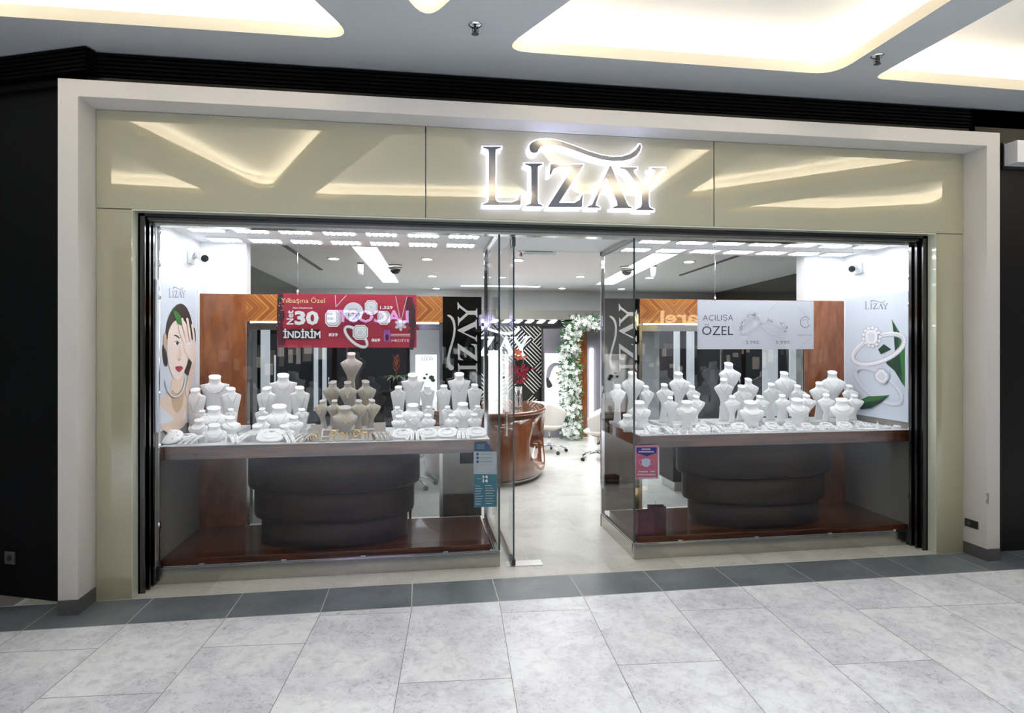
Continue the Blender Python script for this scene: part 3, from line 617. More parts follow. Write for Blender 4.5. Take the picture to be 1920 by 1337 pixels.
# ================================================================ hanging banners
def octo(cx, cy, rx, ry, k=.55): return [(cx-rx*k, cy-ry), (cx+rx*k, cy-ry), (cx+rx, cy-ry*k), (cx+rx, cy+ry*k), (cx+rx*k, cy+ry), (cx-rx*k, cy+ry), (cx-rx, cy+ry*k), (cx-rx, cy-ry*k)]
def gem(a, cx, cy, rx, ry):
    for f_, m2 in ((1, 'print_white'), (.86, 'print_grey'), (.78, 'print_white'), (.60, 'print_silver'), (.52, 'print_white'), (.30, 'print_pale')): a.poly(octo(cx, cy, rx*f_, ry*f_), m2)
def board(name, VB, px0, px1, py0, py1, label, mat, hang):
    p0, p1 = at(px0, py1, VB), at(px1, (py0+py1)/2, VB); z0 = p0.z; z1 = at(px0, py0, VB).z
    t = empty(name, (0, 0, 0), 0, label, 'banner')
    MB().box(p0.x, p1.x, VB, VB+.006, z0, z1).build('board', mat, t)
    for hx in hang:
        mb = MB(); x = at(hx, py0, VB).x; mb.tube([(x, VB+.003, z1-.004), (x, VB+.003, 2.748)], .0016, 6).tube([(x, VB+.003, z1-.012), (x, VB+.003, z1+.028)], .008, 10)
        mb.tube([(x, VB+.003, 2.735), (x, VB+.003, 2.749)], .010, 10)
        mb.build('hanging_wire', 'chrome', t); return t, p0.x, p1.x, z0, z1
t, x0, x1, z0, z1 = board('sale_banner', .93, 519.5, 781, 550, 652, 'red hanging sale banner reading Net 30 indirim with pictures of rings', 'red_print', (558, 736))
a = Art(lambda zx, zy: at(500+zx/6.4, 540+(zy+(zx-120)*.004)/6.4, .93), (0, -1, 0))
a.poly([(124, 66), (215, 66), (160, 200), (230, 320), (180, 450), (240, 560), (215, 712), (124, 712)], 'red_dark', 1)
a.poly([(1640, 100), (1782, 105), (1782, 735), (1700, 735), (1740, 520), (1690, 330)], 'red_dark', 1)
for i in range(26):
    x, y = (124+R.random()*80, 75+R.random()*330) if i % 2 else (1700+R.random()*75, 110+R.random()*420); a.ell(x, y, 14+R.random()*14, 9+R.random()*8, 'print_green', R.random()*3, 8)
for i in range(10): a.ell(130+R.random()*80, 90+R.random()*500, 5, 5, 'print_silver', 0, 8)
a.text('Yılbaşına Özel', 180, 196, 702, 108, 'print_cream'); a.text('Altın Ürünlerinde', 318, 250, 556, 224, 'print_white', .02)
a.text('Net', 245, 440, 330, 268, 'print_white', .03, rot=1)
a.text('30', 342, 446, 632, 274, 'print_white', .045); a.poly([(225, 500), (640, 495), (655, 610), (260, 615)], 'print_black'); a.text('İNDİRİM', 210, 602, 652, 488, 'print_white', .03)
a.line([(828, 85), (836, 225), (960, 88)], 9, 'print_silver'); gem(a, 800, 365, 92, 100)
a.ell(1045, 285, 118, 114, 'print_pale'); a.text('1.739', 985, 342, 1130, 300, 'print_ink', .03); a.text('HEDİYE', 1000, 262, 1095, 240, 'print_red' if 'print_red' in MC else 'red_print')
gem(a, 1257, 232, 76, 84); gem(a, 1408, 355, 74, 82)
a.text('1.329', 1365, 252, 1515, 214, 'print_white', .03); a.text('839', 752, 580, 862, 540, 'print_white', .04); a.text('869', 1262, 642, 1366, 602, 'print_white', .04)
a.loop(1078, 585, 165, 70, 40, 'print_grey', .72); a.loop(1078, 582, 165, 70, 30, 'print_white', .72); gem(a, 1130, 530, 92, 88)
a.line([(1550, 100), (1600, 350), (1615, 380), (1625, 350), (1685, 104)], 8, 'print_silver')
for k in range(6): a.ell(1610+42*math.cos(k*PI/3+.5), 437+42*math.sin(k*PI/3+.5), 34, 20, 'print_silver', k*PI/3+.5, 10)
a.ell(1610, 437, 22, 22, 'print_white'); a.rect(1410, 500, 1486, 640, 'print_purple'); a.ell(1448, 590, 22, 40, 'red_dark')
for y in (548, 566): a.rect(1492, y, 1720, y+7, 'print_white')
a.text('HEDİYE', 1502, 640, 1712, 600, 'print_white', .05)
a.build('print', t)
t, x0, x1, z0, z1 = board('opening_banner', .93, 1308, 1526, 562, 655, 'white hanging banner reading ACILISA OZEL with silver twig rings', 'print_board', (1341, 1491))
a = Art(lambda zx, zy: at(1260+zx/6.857, 560+zy/6.857, .93), (0, -1, 0))
a.rect(345, 35, 1808, 648, 'print_pale')
a.text('AÇILIŞA', 395, 302, 786, 205, 'print_ink', -.012); a.text('ÖZEL', 385, 470, 786, 325, 'print_ink')
for (cx, cy, rx, ry, rot, n) in ((1010, 330, 150, 70, -.75, 30), (1290, 380, 170, 60, .45, 26)):
    a.loop(cx, cy+20, rx, ry, 16, 'print_lilac', rot); a.loop(cx, cy+18, rx, ry, 8, 'print_white', rot)
    for k in range(n):
        tt = R.random()*PI+PI*.95; x = cx+rx*math.cos(tt)*math.cos(rot)-ry*1.5*math.sin(tt)*math.sin(rot); y = cy+rx*math.cos(tt)*math.sin(rot)+ry*1.5*math.sin(tt)*math.cos(rot)
        an = R.random()*PI; a.ell(x+R.uniform(-20, 20), y+R.uniform(-20, 20), 20, 8, R.choice(['print_lilac', 'print_silver', 'print_white', 'print_grey', 'print_lilac']), an, 6)
a.text('3.990', 920, 586, 1090, 540, 'print_grey', .01); a.text('3.990', 1300, 586, 1480, 540, 'print_grey', .01)
a.loop(1680, 305, 62, 70, 10, 'print_grey', 0, .4, 5.8); a.loop(1680, 305, 34, 40, 6, 'print_grey', 0, 3.4, 6.6); a.text('HEDİYE', 1580, 482, 1766, 455, 'print_grey', .02)
a.line([(1200, 180), (1340, 50)], 5, 'print_lilac'); a.line([(1560, 90), (1700, 230)], 5, 'print_lilac'); a.line([(1600, 640), (1760, 500)], 5, 'print_lilac')
a.build('print', t)
# ================================================================ side wall posters
t = empty('wall_poster', (.42, .9, 1.15), 0, 'tall poster of a dark-haired woman covering one eye, on the left side wall', 'poster')
MB().box(.0005, .010, -.43, .405, -.0, 1.16).build('board', 'poster_bg', t); MB().box(.0005, .022, .405, .445, -.0, 1.16).build('white_frame', 'white_plastic', t)
a = Art(lambda zx, zy: atu(290+zx/4.775, 520+zy/4.775, .4305)-Vector((.42, .9, 1.15)), (1, 0, 0), .0002)
lizay(a, 124, 182, 82, 'logo_grey', wx=.56)
a.poly([(30, 1100), (105, 1050), (140, 1010), (150, 880), (262, 850), (268, 990), (300, 1040), (335, 1120), (285, 1190), (300, 1300), (150, 1420), (30, 1330)], 'skin', 1)
a.poly([(140, 980), (200, 1060), (262, 960), (255, 1140), (200, 1230), (150, 1160)], 'skin_shade', 2)
a.poly([(30, 1135), (175, 1268), (120, 1300), (30, 1318)], 'cloth_white'); a.poly([(245, 1270), (275, 1190), (275, 1265)], 'cloth_white')
a.poly([(66, 640), (72, 590), (100, 640), (118, 800), (85, 795), (68, 720)], 'hair', 1)
a.poly([(300, 730), (338, 700), (336, 850), (300, 885), (255, 850), (285, 790)], 'hair', 1)
a.poly([(92, 520), (105, 400), (150, 290), (215, 228), (275, 252), (318, 340), (338, 440), (364, 465), (366, 600), (330, 620), (300, 640), (180, 600), (105, 560)], 'hair', 1)
a.ell(90, 570, 15, 72, 'skin_shade')
a.poly([(108, 600), (118, 480), (165, 392), (235, 365), (290, 420), (302, 520), (306, 650), (285, 790), (240, 885), (200, 928), (155, 890), (122, 790), (108, 680)], 'skin_light', 2)
a.poly([(205, 560), (232, 640), (240, 720), (215, 742), (196, 720), (212, 640)], 'skin', 1); a.poly([(196, 720), (218, 735), (238, 722), (222, 750), (205, 748)], 'skin_shade', 1)
a.poly([(160, 522), (185, 510), (222, 540), (220, 552), (185, 528)], 'hair', 1); a.ell(194, 590, 26, 15, 'print_white'); a.ell(198, 590, 12, 15, 'hair'); a.line([(168, 580), (195, 570), (222, 592)], 5, 'hair')
a.poly([(176, 806), (205, 792), (218, 796), (232, 792), (252, 812), (220, 850), (200, 845)], 'lips', 1); a.line([(178, 806), (215, 812), (250, 812)], 4, 'red_dark')
a.poly([(150, 288), (195, 305), (238, 358), (244, 432), (205, 430), (178, 370)], 'leaf_green', 1)
a.poly([(365, 620), (372, 720), (330, 960), (300, 1090), (262, 1030), (290, 900), (330, 760)], 'skin', 1)
a.poly([(232, 560), (262, 540), (320, 560), (355, 560), (370, 660), (350, 790), (310, 740), (262, 660)], 'skin_light', 1)
for (q, w) in (([(212, 432), (232, 520), (268, 610)], 19), ([(240, 374), (258, 470), (290, 590)], 20), ([(284, 374), (300, 470), (318, 590)], 21), ([(326, 428), (338, 500), (346, 590)], 19)): a.line(q, w, 'skin_light'); a.ell(q[0][0], q[0][1], w/2, w/2, 'skin_light'); a.line([(q[0][0]-w/2+1, q[0][1]), (q[1][0]-w/2+1, q[1][1]), (q[2][0]-w/2+1, q[2][1])], 3, 'skin_shade')
a.ell(300, 590, 16, 13, 'print_white'); a.loop(177, 900, 88, 170, 13, 'print_lilac', 0, .1, PI-.1); a.loop(177, 896, 88, 170, 6, 'print_white', 0, .1, PI-.1)
a.build('print', t)
t = empty('wall_poster', (6.85, .95, 1.10), 0, 'tall poster of two diamond rings and green leaves, on the right side wall', 'poster')
MB().box(-.010, -.0005, -.40, .44, 0, 1.21).build('board', 'poster_bg', t); MB().box(-.022, -.0005, .44, .465, 0, 1.21).build('white_frame', 'white_plastic', t)
a = Art(lambda zx, zy: atu(1570+zx/5.14, 540+zy/5.14, 6.8395)-Vector((6.85, .95, 1.10)), (-1, 0, 0), .0002)
lizay(a, 264, 205, 74, 'logo_grey', wx=.94)
a.poly([(525, 300), (600, 425), (652, 500), (652, 960), (605, 850), (562, 640), (545, 440)], 'leaf_green'); a.poly([(535, 320), (585, 440), (600, 620), (625, 860), (590, 800), (556, 600)], 'leaf_dark')
a.poly([(455, 690), (560, 630), (612, 855), (645, 950), (555, 800), (480, 735)], 'leaf_dark'); a.poly([(395, 592), (450, 540), (522, 592), (420, 640)], 'leaf_dark')
a.loop(398, 590, 262, 118, 48, 'print_lilac', -.38); a.loop(398, 586, 262, 118, 36, 'print_white', -.38); a.loop(398, 580, 250, 108, 6, 'print_lilac', -.38)
a.loop(400, 945, 262, 110, 44, 'print_lilac', .62); a.loop(400, 940, 262, 110, 32, 'print_pale', .62)
for k in range(13): a.ell(335+78*math.cos(k*.483), 470+88*math.sin(k*.483), 22, 22, 'print_lilac', 0, 12); a.ell(335+78*math.cos(k*.483), 470+88*math.sin(k*.483), 15, 15, 'print_white', 0, 10)
a.ell(335, 472, 66, 76, 'print_lilac'); a.poly(octo(335, 472, 56, 66), 'print_white'); a.poly(octo(335, 472, 34, 44), 'print_pale'); a.line([(300, 440), (335, 472), (370, 440)], 4, 'print_silver')
a.poly([(430, 745), (535, 850), (440, 950), (335, 850)], 'print_lilac', 1); a.poly([(430, 765), (512, 850), (440, 930), (355, 850)], 'print_white', 1); a.poly([(430, 800), (480, 850), (438, 895), (388, 850)], 'print_pale', 1); a.line([(388, 850), (438, 895), (480, 850)], 5, 'print_silver')
a.poly([(200, 1095), (300, 1045), (420, 1040), (512, 1032), (430, 1105), (330, 1160), (232, 1170)], 'leaf_green'); a.poly([(212, 1110), (400, 1085), (512, 1032), (430, 1105), (330, 1160), (232, 1170)], 'leaf_dark')
a.build('print', t)
# ================================================================ stickers on the glass
G = .4875
t = empty('glass_notice', (0, 0, 0), 0, 'teal and grey safety rules notice stuck on the left window glass beside the door', 'notice')
a = Art(lambda zx, zy: at(860+zx/8.357, 820+zy/8.357, G), (0, -1, 0), .0003)
a.poly([(250, 85), (450, 80), (535, 215), (250, 215)], 'sticker_blue'); a.poly([(235, 220), (595, 225), (597, 578), (235, 575)], 'sticker_grey'); a.poly([(240, 575), (600, 578), (598, 1085), (240, 1098)], 'sticker_teal')
for y in (262, 322, 382): a.ell(295, y, 22, 22, 'sticker_blue'); a.rect(335, y-4, 520, y+3, 'sticker_teal')
for y in (450, 470, 490, 515, 540): a.rect(300, y, 560, y+3, 'print_silver')
for y in (110, 130, 150, 170): a.rect(275, y, 400, y+5, 'sticker_grey')
a.text('14', 375, 640, 455, 595, 'print_white', .04); a.text('14', 375, 705, 455, 655, 'print_white', .04); a.rect(285, 645, 365, 652, 'sticker_grey')
for k, y in enumerate(range(755, 1070, 40)): a.rect(255, y, 330+(k*37) % 50, y+8, 'print_silver'); a.rect(415, y-6, 515+(k*23) % 50, y+2, 'print_silver')
a.build('printed_sheet', t)
t = empty('glass_notice', (0, 0, 0), 0, 'pink and navy face mask notice stuck on the corner of the right window glass', 'notice')
a = Art(lambda zx, zy: at(1180+zx/16.71, 830+zy/16.71, G), (0, -1, 0), .0003)
a.poly([(172, 95), (915, 80), (912, 1125), (172, 1140)], 'sticker_rim'); a.poly([(205, 130), (880, 115), (878, 1095), (205, 1105)], 'sticker_pink')
a.poly([(225, 155), (850, 145), (850, 320), (540, 430), (225, 320)], 'sticker_navy')
for (x0, x1, y0, y1) in ((390, 690, 180, 225), (290, 790, 260, 305)): 
    for k in range(int((x1-x0)/34)): a.rect(x0+k*34, y0, x0+k*34+24, y1, 'print_silver')
a.poly([(375, 520), (470, 490), (620, 500), (660, 560), (650, 690), (560, 760), (450, 750), (380, 680)], 'print_lilac', 1); a.poly([(420, 560), (600, 545), (610, 670), (540, 730), (450, 700)], 'sticker_sky', 1)
a.loop(700, 600, 70, 90, 12, 'sticker_rim'); a.loop(360, 610, 50, 90, 10, 'print_silver')
for (x0, x1, y0, y1) in ((275, 610, 880, 925), (635, 805, 875, 915), (230, 835, 970, 1015), (260, 840, 1065, 1080)):
    for k in range(int((x1-x0)/38)): a.rect(x0+k*38, y0, x0+k*38+28, y1, 'print_silver')
a.rect(215, 825, 840, 832, 'sticker_rim'); a.build('printed_sheet', t)
# ================================================================ JEWELLERY BUSTS
CT = 1.039
PROF = {  # from the top down: distance from top, half width, front depth, back depth, centre y (all / shoulder width)
 'flat': [(0, .212, .175, .165, .02), (.04, .20, .17, .15, .02), (.17, .20, .16, .14, .025), (.225, .235, .15, .12, .02), (.25, .33, .14, .09, .01), (.27, .44, .13, .07, 0), (.29, .50, .13, .07, -.005), (.31, .50, .14, .08, -.005), (.42, .465, .17, .10, -.01), (.6, .40, .18, .11, 0), (.85, .345, .17, .13, .01), (1.2, .31, .17, .14, .01), (1.6, .28, .16, .15, .02)],
 'side': [(0, .23, .18, .165, .03), (.04, .218, .17, .15, .03), (.17, .22, .16, .13, .02), (.23, .28, .15, .10, .01), (.28, .41, .15, .09, -.005), (.33, .495, .15, .09, -.01), (.38, .50, .16, .09, -.01), (.55, .475, .20, .10, -.02), (.8, .42, .21, .13, 0), (1.2, .35, .20, .15, .02), (1.6, .31, .18, .16, .04)],
 'heart': [(0, .188, .155, .155, .04), (.04, .173, .145, .145, .04), (.17, .17, .14, .14, .035), (.235, .21, .13, .11, .02), (.29, .31, .12, .08, -.02), (.35, .42, .11, .055, -.06), (.405, .495, .10, .05, -.09), (.45, .50, .10, .045, -.10), (.52, .475, .12, .045, -.11), (.68, .39, .14, .045, -.11), (.85, .29, .15, .05, -.07), (1.0, .215, .145, .06, -.01), (1.15, .17, .12, .08, .06), (1.32, .155, .10, .11, .13), (1.7, .20, .12, .13, .18)],
 'collar': [(0, .248, .155, .145, .12), (.035, .236, .15, .13, .12), (.14, .235, .14, .12, .11), (.20, .29, .13, .10, .09), (.25, .40, .12, .09, .05), (.29, .48, .12, .09, .01), (.33, .50, .12, .10, -.02), (.42, .485, .14, .12, -.06), (.53, .43, .15, .16, -.09), (.64, .34, .14, .22, -.09), (.74, .25, .13, .26, -.07)]}
FOOT = {'flat': (.275, .15, .14, .02), 'side': (.30, .17, .16, .05), 'heart': (.25, .15, .14, .20), 'collar': (.24, .12, .28, -.05)}
def rows(kind, w, h):
    P = PROF[kind]; L = P[-1][0]*w; k = min(1, (h*.93)/L); out = [(h-p[0]*w*k,)+tuple(p[1:]) for p in P]
    if kind == 'heart' and k == 1: out.append((.03*h, .235, .14, .14, .20))
    return [(0,)+FOOT[kind]]+out[::-1]
def prof_at(kind, w, h, z):
    P = rows(kind, w, h)
    for a_, b_ in zip(P, P[1:]):
        if z <= b_[0]:
            f_ = (z-a_[0])/(b_[0]-a_[0]) if b_[0] > a_[0] else 0; return [a_[i]+(b_[i]-a_[i])*f_ for i in range(1, 5)]
    return list(P[-1][1:])
EX = .8
def bust_mesh(kind, w, h):
    mb = MB(); secs = []; P = rows(kind, w, h); zs = []
    for a_, b_ in zip(P, P[1:]):
        k = max(2, int((b_[0]-a_[0])/.03)); zs += [a_[0]+(b_[0]-a_[0])*i/k for i in range(k)]
    zs.append(h); vals = [prof_at(kind, w, h, z) for z in zs]
    for _ in range({'flat': 0, 'side': 0, 'heart': 1, 'collar': 0}[kind]): vals = [vals[0]]+[[(vals[i-1][q]+2*vals[i][q]+vals[i+1][q])/4 for q in range(4)] for i in range(1, len(vals)-1)]+[vals[-1]]
    for z, vl in zip(zs, vals):
        hw, fd, bd, cy = [x*w for x in vl]; ring = []
        for k in range(26):
            q = 2*PI*k/26; c_, s_ = math.cos(q), math.sin(q)
            x = hw*math.copysign(abs(c_)**EX, c_); y = cy+(fd if s_ < 0 else bd)*math.copysign(abs(s_)**EX, s_)
            ring.append((x, y, z+.5*y*max(0, 1-(h-z)/(.2*w))))
        secs.append(ring)
    return mb.rings(secs)
def surf(kind, w, h, x, z):
    hw, fd, bd, cy = [q*w for q in prof_at(kind, w, h, max(0, min(h, z)))]; r_ = min(.999, abs(x)/max(hw, 1e-4))
    return cy-fd*(1-r_**(2/EX))**(EX/2)
def necklace(kind, w, h, style, mat, loc, rz, label, grp):
    t = empty('necklace', loc, rz, label, 'necklace', grp)
    zt = h-{'flat': .25, 'side': .25, 'heart': .24, 'collar': .19}[kind]*w; a_ = .25*w
    drop = {'u': .26, 'v': .46, 'long': .85, 'choker': .13, 'wide': .30}[style]*w*(.75 if kind == 'collar' else 1)
    if style == 'wide': a_ *= 1.4; zt -= .03*w
    pts = []
    for i in range(19):
        s_ = -1+i/9; z = zt-drop*(1-abs(s_)**(1.25 if style in ('v', 'long') else 2.6)); x = a_*math.copysign(abs(s_)**(.9), s_); pts.append((x, surf(kind, w, h, x, z)-.0025, z))
    MB().tube(pts, .0021 if style != 'wide' else .0032, 6).build('chain', mat, t)
    if style != 'wide':
        z = zt-drop-.006; y = surf(kind, w, h, 0, z)-.004
        MB().ball((0, y, z), .0055, 6).build('pendant', 'stone_white' if mat == 'silver' else mat, t)
nb = 0
def bust(kind, px, ytop, wpx, v, yaw, where, style=None, mat='leather_white', zb=CT, metal='silver', grp='white necklace busts', word='bust'):
    p = at(px, ytop, v); dist = (p.x-CX)*sa+(v-CY)*ca; w = wpx*dist/F; h = p.z-zb
    if kind != 'collar': yaw *= .8
    w /= (.25+.75*abs(math.cos(math.radians(yaw))))
    yaw -= math.degrees(math.atan2(p.x-CX, v-CY))
    col = 'white' if mat == 'leather_white' else 'beige-grey linen'
    o = bust_mesh(kind, w, h).build({'collar': 'collar_display'}.get(kind, 'necklace_bust'), mat, loc=(p.x, v, zb)); o.rotation_euler.z = math.radians(yaw)
    tag(o, '%s %s, %s' % (col, {'collar': 'low necklace collar stand', 'flat': 'square-shouldered necklace bust', 'side': 'slim necklace bust', 'heart': 'heart-shaped bust'}[kind], where), 'display bust', grp)
    if style: necklace(kind, w, h, style, metal, (p.x, v, zb), math.radians(yaw), '%s necklace on the %s' % (metal, where.replace('the ', '', 1).replace(' one ', ' bust ')), metal+' necklaces')
    return o
def riser(px0, px1, v0, v1, where, hgt=.05, mat='riser_grey'):
    x0, x1 = at(px0, 800, v0).x, at(px1, 800, v0).x
    tag(MB().box(x0, x1, v0, v1, CT, CT+hgt-.0005).build('display_riser', mat, bevel=.003), 'flat grey riser block under the busts of the '+where, 'riser', 'riser blocks')
RB = CT+.05
gr = 'far left group'; riser(372, 447, .98, 1.36, gr)
bust('flat', 403, 707, 50, 1.24, 3, 'the tall middle one of the '+gr, 'wide', zb=RB)
bust('side', 366, 731, 37, 1.12, -22, 'the left one behind in the '+gr, 'long', zb=RB)
bust('side', 433, 729, 35, 1.12, 24, 'the right one behind in the '+gr, 'v', zb=RB)
bust('side', 379, 771, 24, 1.02, -18, 'the small left one behind the collar, '+gr, 'choker', zb=RB)
bust('side', 433, 768, 22, 1.02, 20, 'the small right one behind the collar, '+gr, 'u', zb=RB)
bust('collar', 401, 768, 48, .93, 2, 'the big middle one of the '+gr, 'v')
bust('collar', 372, 790, 34, .84, -20, 'the small left one of the '+gr, 'wide')
bust('collar', 433, 785, 34, .84, 22, 'the small right one of the '+gr, 'u')
bust('collar', 402, 800, 42, .70, 0, 'the front one of the '+gr, 'wide')
gr = 'second left group'; riser(492, 578, .98, 1.36, gr)
bust('flat', 531, 704, 50, 1.24, 6, 'the tall middle one of the '+gr, 'u', zb=RB)
bust('side', 500, 728, 34, 1.12, -34, 'the left one behind in the '+gr, 'long', zb=RB)
bust('side', 562, 727, 36, 1.12, 16, 'the right one behind in the '+gr, 'long', zb=RB)
bust('side', 491, 767, 24, 1.02, -26, 'the small left one behind the collar, '+gr, 'choker', zb=RB)
bust('side', 566, 768, 26, 1.02, 14, 'the small right one behind the collar, '+gr, 'u', zb=RB)
bust('collar', 524, 765, 52, .93, 4, 'the big middle one of the '+gr, 'v')
bust('collar', 490, 786, 32, .84, -28, 'the upper left one of the '+gr, 'u')
bust('collar', 552, 784, 32, .84, 18, 'the upper right one of the '+gr, 'choker')
bust('collar', 480, 801, 34, .72, -34, 'the lower left one of the '+gr, 'u')
bust('collar', 535, 801, 34, .70, 20, 'the lower right one of the '+gr, 'choker')
gr = 'gold group'; g = dict(mat='linen_grey', metal='gold', grp='linen necklace busts')
riser(606, 706, .88, 1.36, gr, .05, 'linen_grey')
bust('heart', 659, 664, 40, 1.27, 2, 'the topmost one of the '+gr, 'long', zb=RB+.12, **g)
tag(MB().lathe([(.075, 0), (.075, .119)], (at(659, 664, 1.27).x, 1.29, RB), 24).build('pedestal', 'linen_grey'), 'round linen pedestal under the topmost bust of the gold group', 'pedestal')
bust('heart', 624, 717, 34, 1.13, -30, 'the upper left one of the '+gr, 'long', zb=RB, **g)
bust('heart', 652, 718, 36, 1.03, 0, 'the upper middle one of the '+gr, 'v', zb=RB, **g)
bust('heart', 686, 716, 36, 1.13, 28, 'the upper right one of the '+gr, 'long', zb=RB, **g)
bust('heart', 604, 752, 27, .99, -40, 'the lower far left one of the '+gr, 'v', zb=RB, **g)
bust('heart', 627, 752, 28, .93, -14, 'the lower inner left one of the '+gr, 'long', zb=RB, **g)
bust('heart', 673, 752, 31, .93, 14, 'the lower inner right one of the '+gr, 'v', zb=RB, **g)
bust('heart', 698, 751, 29, .99, 38, 'the lower far right one of the '+gr, 'long', zb=RB, **g)
bust('collar', 647, 767, 46, .79, 2, 'the low middle one of the '+gr, 'v', **g)
gr = 'fourth left group'; riser(742, 808, .98, 1.36, gr)
bust('flat', 774, 703, 43, 1.24, 0, 'the tall middle one of the '+gr, 'u', zb=RB)
bust('side', 747, 726, 29, 1.12, -14, 'the left one behind in the '+gr, 'u', zb=RB)
bust('side', 801, 724, 28, 1.12, 16, 'the right one behind in the '+gr, 'wide', zb=RB)
bust('side', 745, 764, 22, 1.02, -12, 'the small left one behind the collar, '+gr, 'choker', zb=RB)
bust('side', 804, 763, 21, 1.02, 14, 'the small right one behind the collar, '+gr, 'choker', zb=RB)
bust('collar', 774, 762, 42, .94, 0, 'the big middle one of the '+gr, 'v')
bust('collar', 748, 782, 28, .85, -12, 'the small left one of the '+gr, 'u')
bust('collar', 803, 780, 28, .85, 14, 'the small right one of the '+gr, 'u')
bust('heart', 777, 779, 22, .83, 4, 'the low pendant one before the '+gr, 'v')
gr = 'left group nearest the door'; riser(828, 900, .98, 1.36, gr)
bust('flat', 861, 702, 43, 1.24, -4, 'the tall middle one of the '+gr, 'v', zb=RB)
bust('side', 832, 724, 29, 1.12, -10, 'the left one behind in the '+gr, 'u', zb=RB)
bust('side', 890, 722, 28, 1.12, 18, 'the right one behind in the '+gr, 'choker', zb=RB)
bust('side', 839, 763, 22, 1.02, -12, 'the small left one behind the collar, '+gr, 'choker', zb=RB)
bust('side', 896, 762, 22, 1.02, 18, 'the small right one behind the collar, '+gr, 'choker', zb=RB)
bust('collar', 868, 760, 40, .94, 2, 'the big middle one of the '+gr, 'v')
bust('collar', 847, 780, 27, .85, -10, 'the small left one of the '+gr, 'u')
bust('collar', 890, 779, 27, .85, 16, 'the small right one of the '+gr, 'u')
# right window
gr = 'right window doorway group'; riser(1163, 1215, 1.0, 1.34, gr, .03); RC = CT+.03
q = dict(zb=RC)
bust('heart', 1186, 700, 42, 1.27, 22, 'the tallest one of the '+gr, 'v', **q)
bust('heart', 1158, 723, 31, 1.10, 4, 'the left one of the '+gr, 'v', **q)
bust('heart', 1212, 725, 26, 1.14, 46, 'the right one of the '+gr, 'u', **q)
bust('collar', 1199, 757, 42, .90, 12, 'the big one of the '+gr, 'v')
bust('collar', 1177, 781, 34, .76, 10, 'the front one of the '+gr, 'u')
gr = 'second right window group'; riser(1244, 1312, .93, 1.34, gr, .03)
bust('heart', 1273, 701, 40, 1.27, 28, 'the tallest one of the '+gr, 'v', **q)
bust('heart', 1246, 722, 33, 1.12, 24, 'the left one of the '+gr, 'v', **q)
bust('heart', 1298, 725, 27, 1.16, 44, 'the right one of the '+gr, 'u', **q)
bust('heart', 1257, 746, 28, .95, 12, 'the small left one of the '+gr, 'choker', **q)
bust('heart', 1306, 744, 29, 1.03, 40, 'the small right one of the '+gr, 'u', **q)
bust('collar', 1288, 756, 38, .84, 10, 'the big one of the '+gr, 'wide')
gr = 'middle right window group'; riser(1345, 1428, .93, 1.36, gr, .03)
bust('heart', 1367, 683, 40, 1.29, 30, 'the topmost one of the '+gr, 'v', zb=RC+.13)
tag(MB().lathe([(.075, 0), (.075, .129)], (at(1367, 683, 1.29).x-.02, 1.285, RC), 24).build('pedestal', 'leather_white'), 'round white pedestal under the topmost bust of the middle right window group', 'pedestal')
bust('heart', 1357, 712, 35, 1.13, 6, 'the left one of the '+gr, 'v', **q)
bust('heart', 1404, 712, 32, 1.24, 40, 'the rear right one of the '+gr, 'u', **q)
bust('heart', 1391, 725, 35, 1.08, 30, 'the centre one of the '+gr, 'v', **q)
bust('heart', 1373, 744, 29, .95, 8, 'the small left one of the '+gr, 'choker', **q)
bust('heart', 1425, 744, 30, 1.05, 42, 'the small right one of the '+gr, 'u', **q)
bust('collar', 1409, 757, 44, .84, 22, 'the big one of the '+gr, 'wide')
gr = 'fourth right window group'; riser(1440, 1520, .93, 1.34, gr, .03)
bust('heart', 1471, 700, 38, 1.27, 30, 'the tallest one of the '+gr, 'v', **q)
bust('heart', 1447, 721, 33, 1.12, 26, 'the left one of the '+gr, 'v', **q)
bust('heart', 1496, 724, 28, 1.17, 44, 'the right one of the '+gr, 'u', **q)
bust('heart', 1467, 742, 29, .95, 24, 'the small left one of the '+gr, 'choker', **q)
bust('heart', 1513, 742, 30, 1.03, 40, 'the small right one of the '+gr, 'u', **q)
bust('collar', 1496, 752, 40, .84, 22, 'the big one of the '+gr, 'wide')
gr = 'ring poster group'; riser(1528, 1606, .93, 1.34, gr, .03)
bust('heart', 1561, 699, 43, 1.27, 16, 'the tallest one of the '+gr, 'v', **q)
bust('heart', 1536, 719, 34, 1.12, 8, 'the left one of the '+gr, 'v', **q)
bust('heart', 1593, 724, 29, 1.17, 38, 'the right one of the '+gr, 'u', **q)
bust('heart', 1549, 741, 30, .95, 8, 'the small left one of the '+gr, 'choker', **q)
bust('heart', 1602, 742, 30, 1.03, 34, 'the small right one of the '+gr, 'u', **q)
bust('collar', 1579, 752, 42, .84, 10, 'the big one of the '+gr, 'wide')
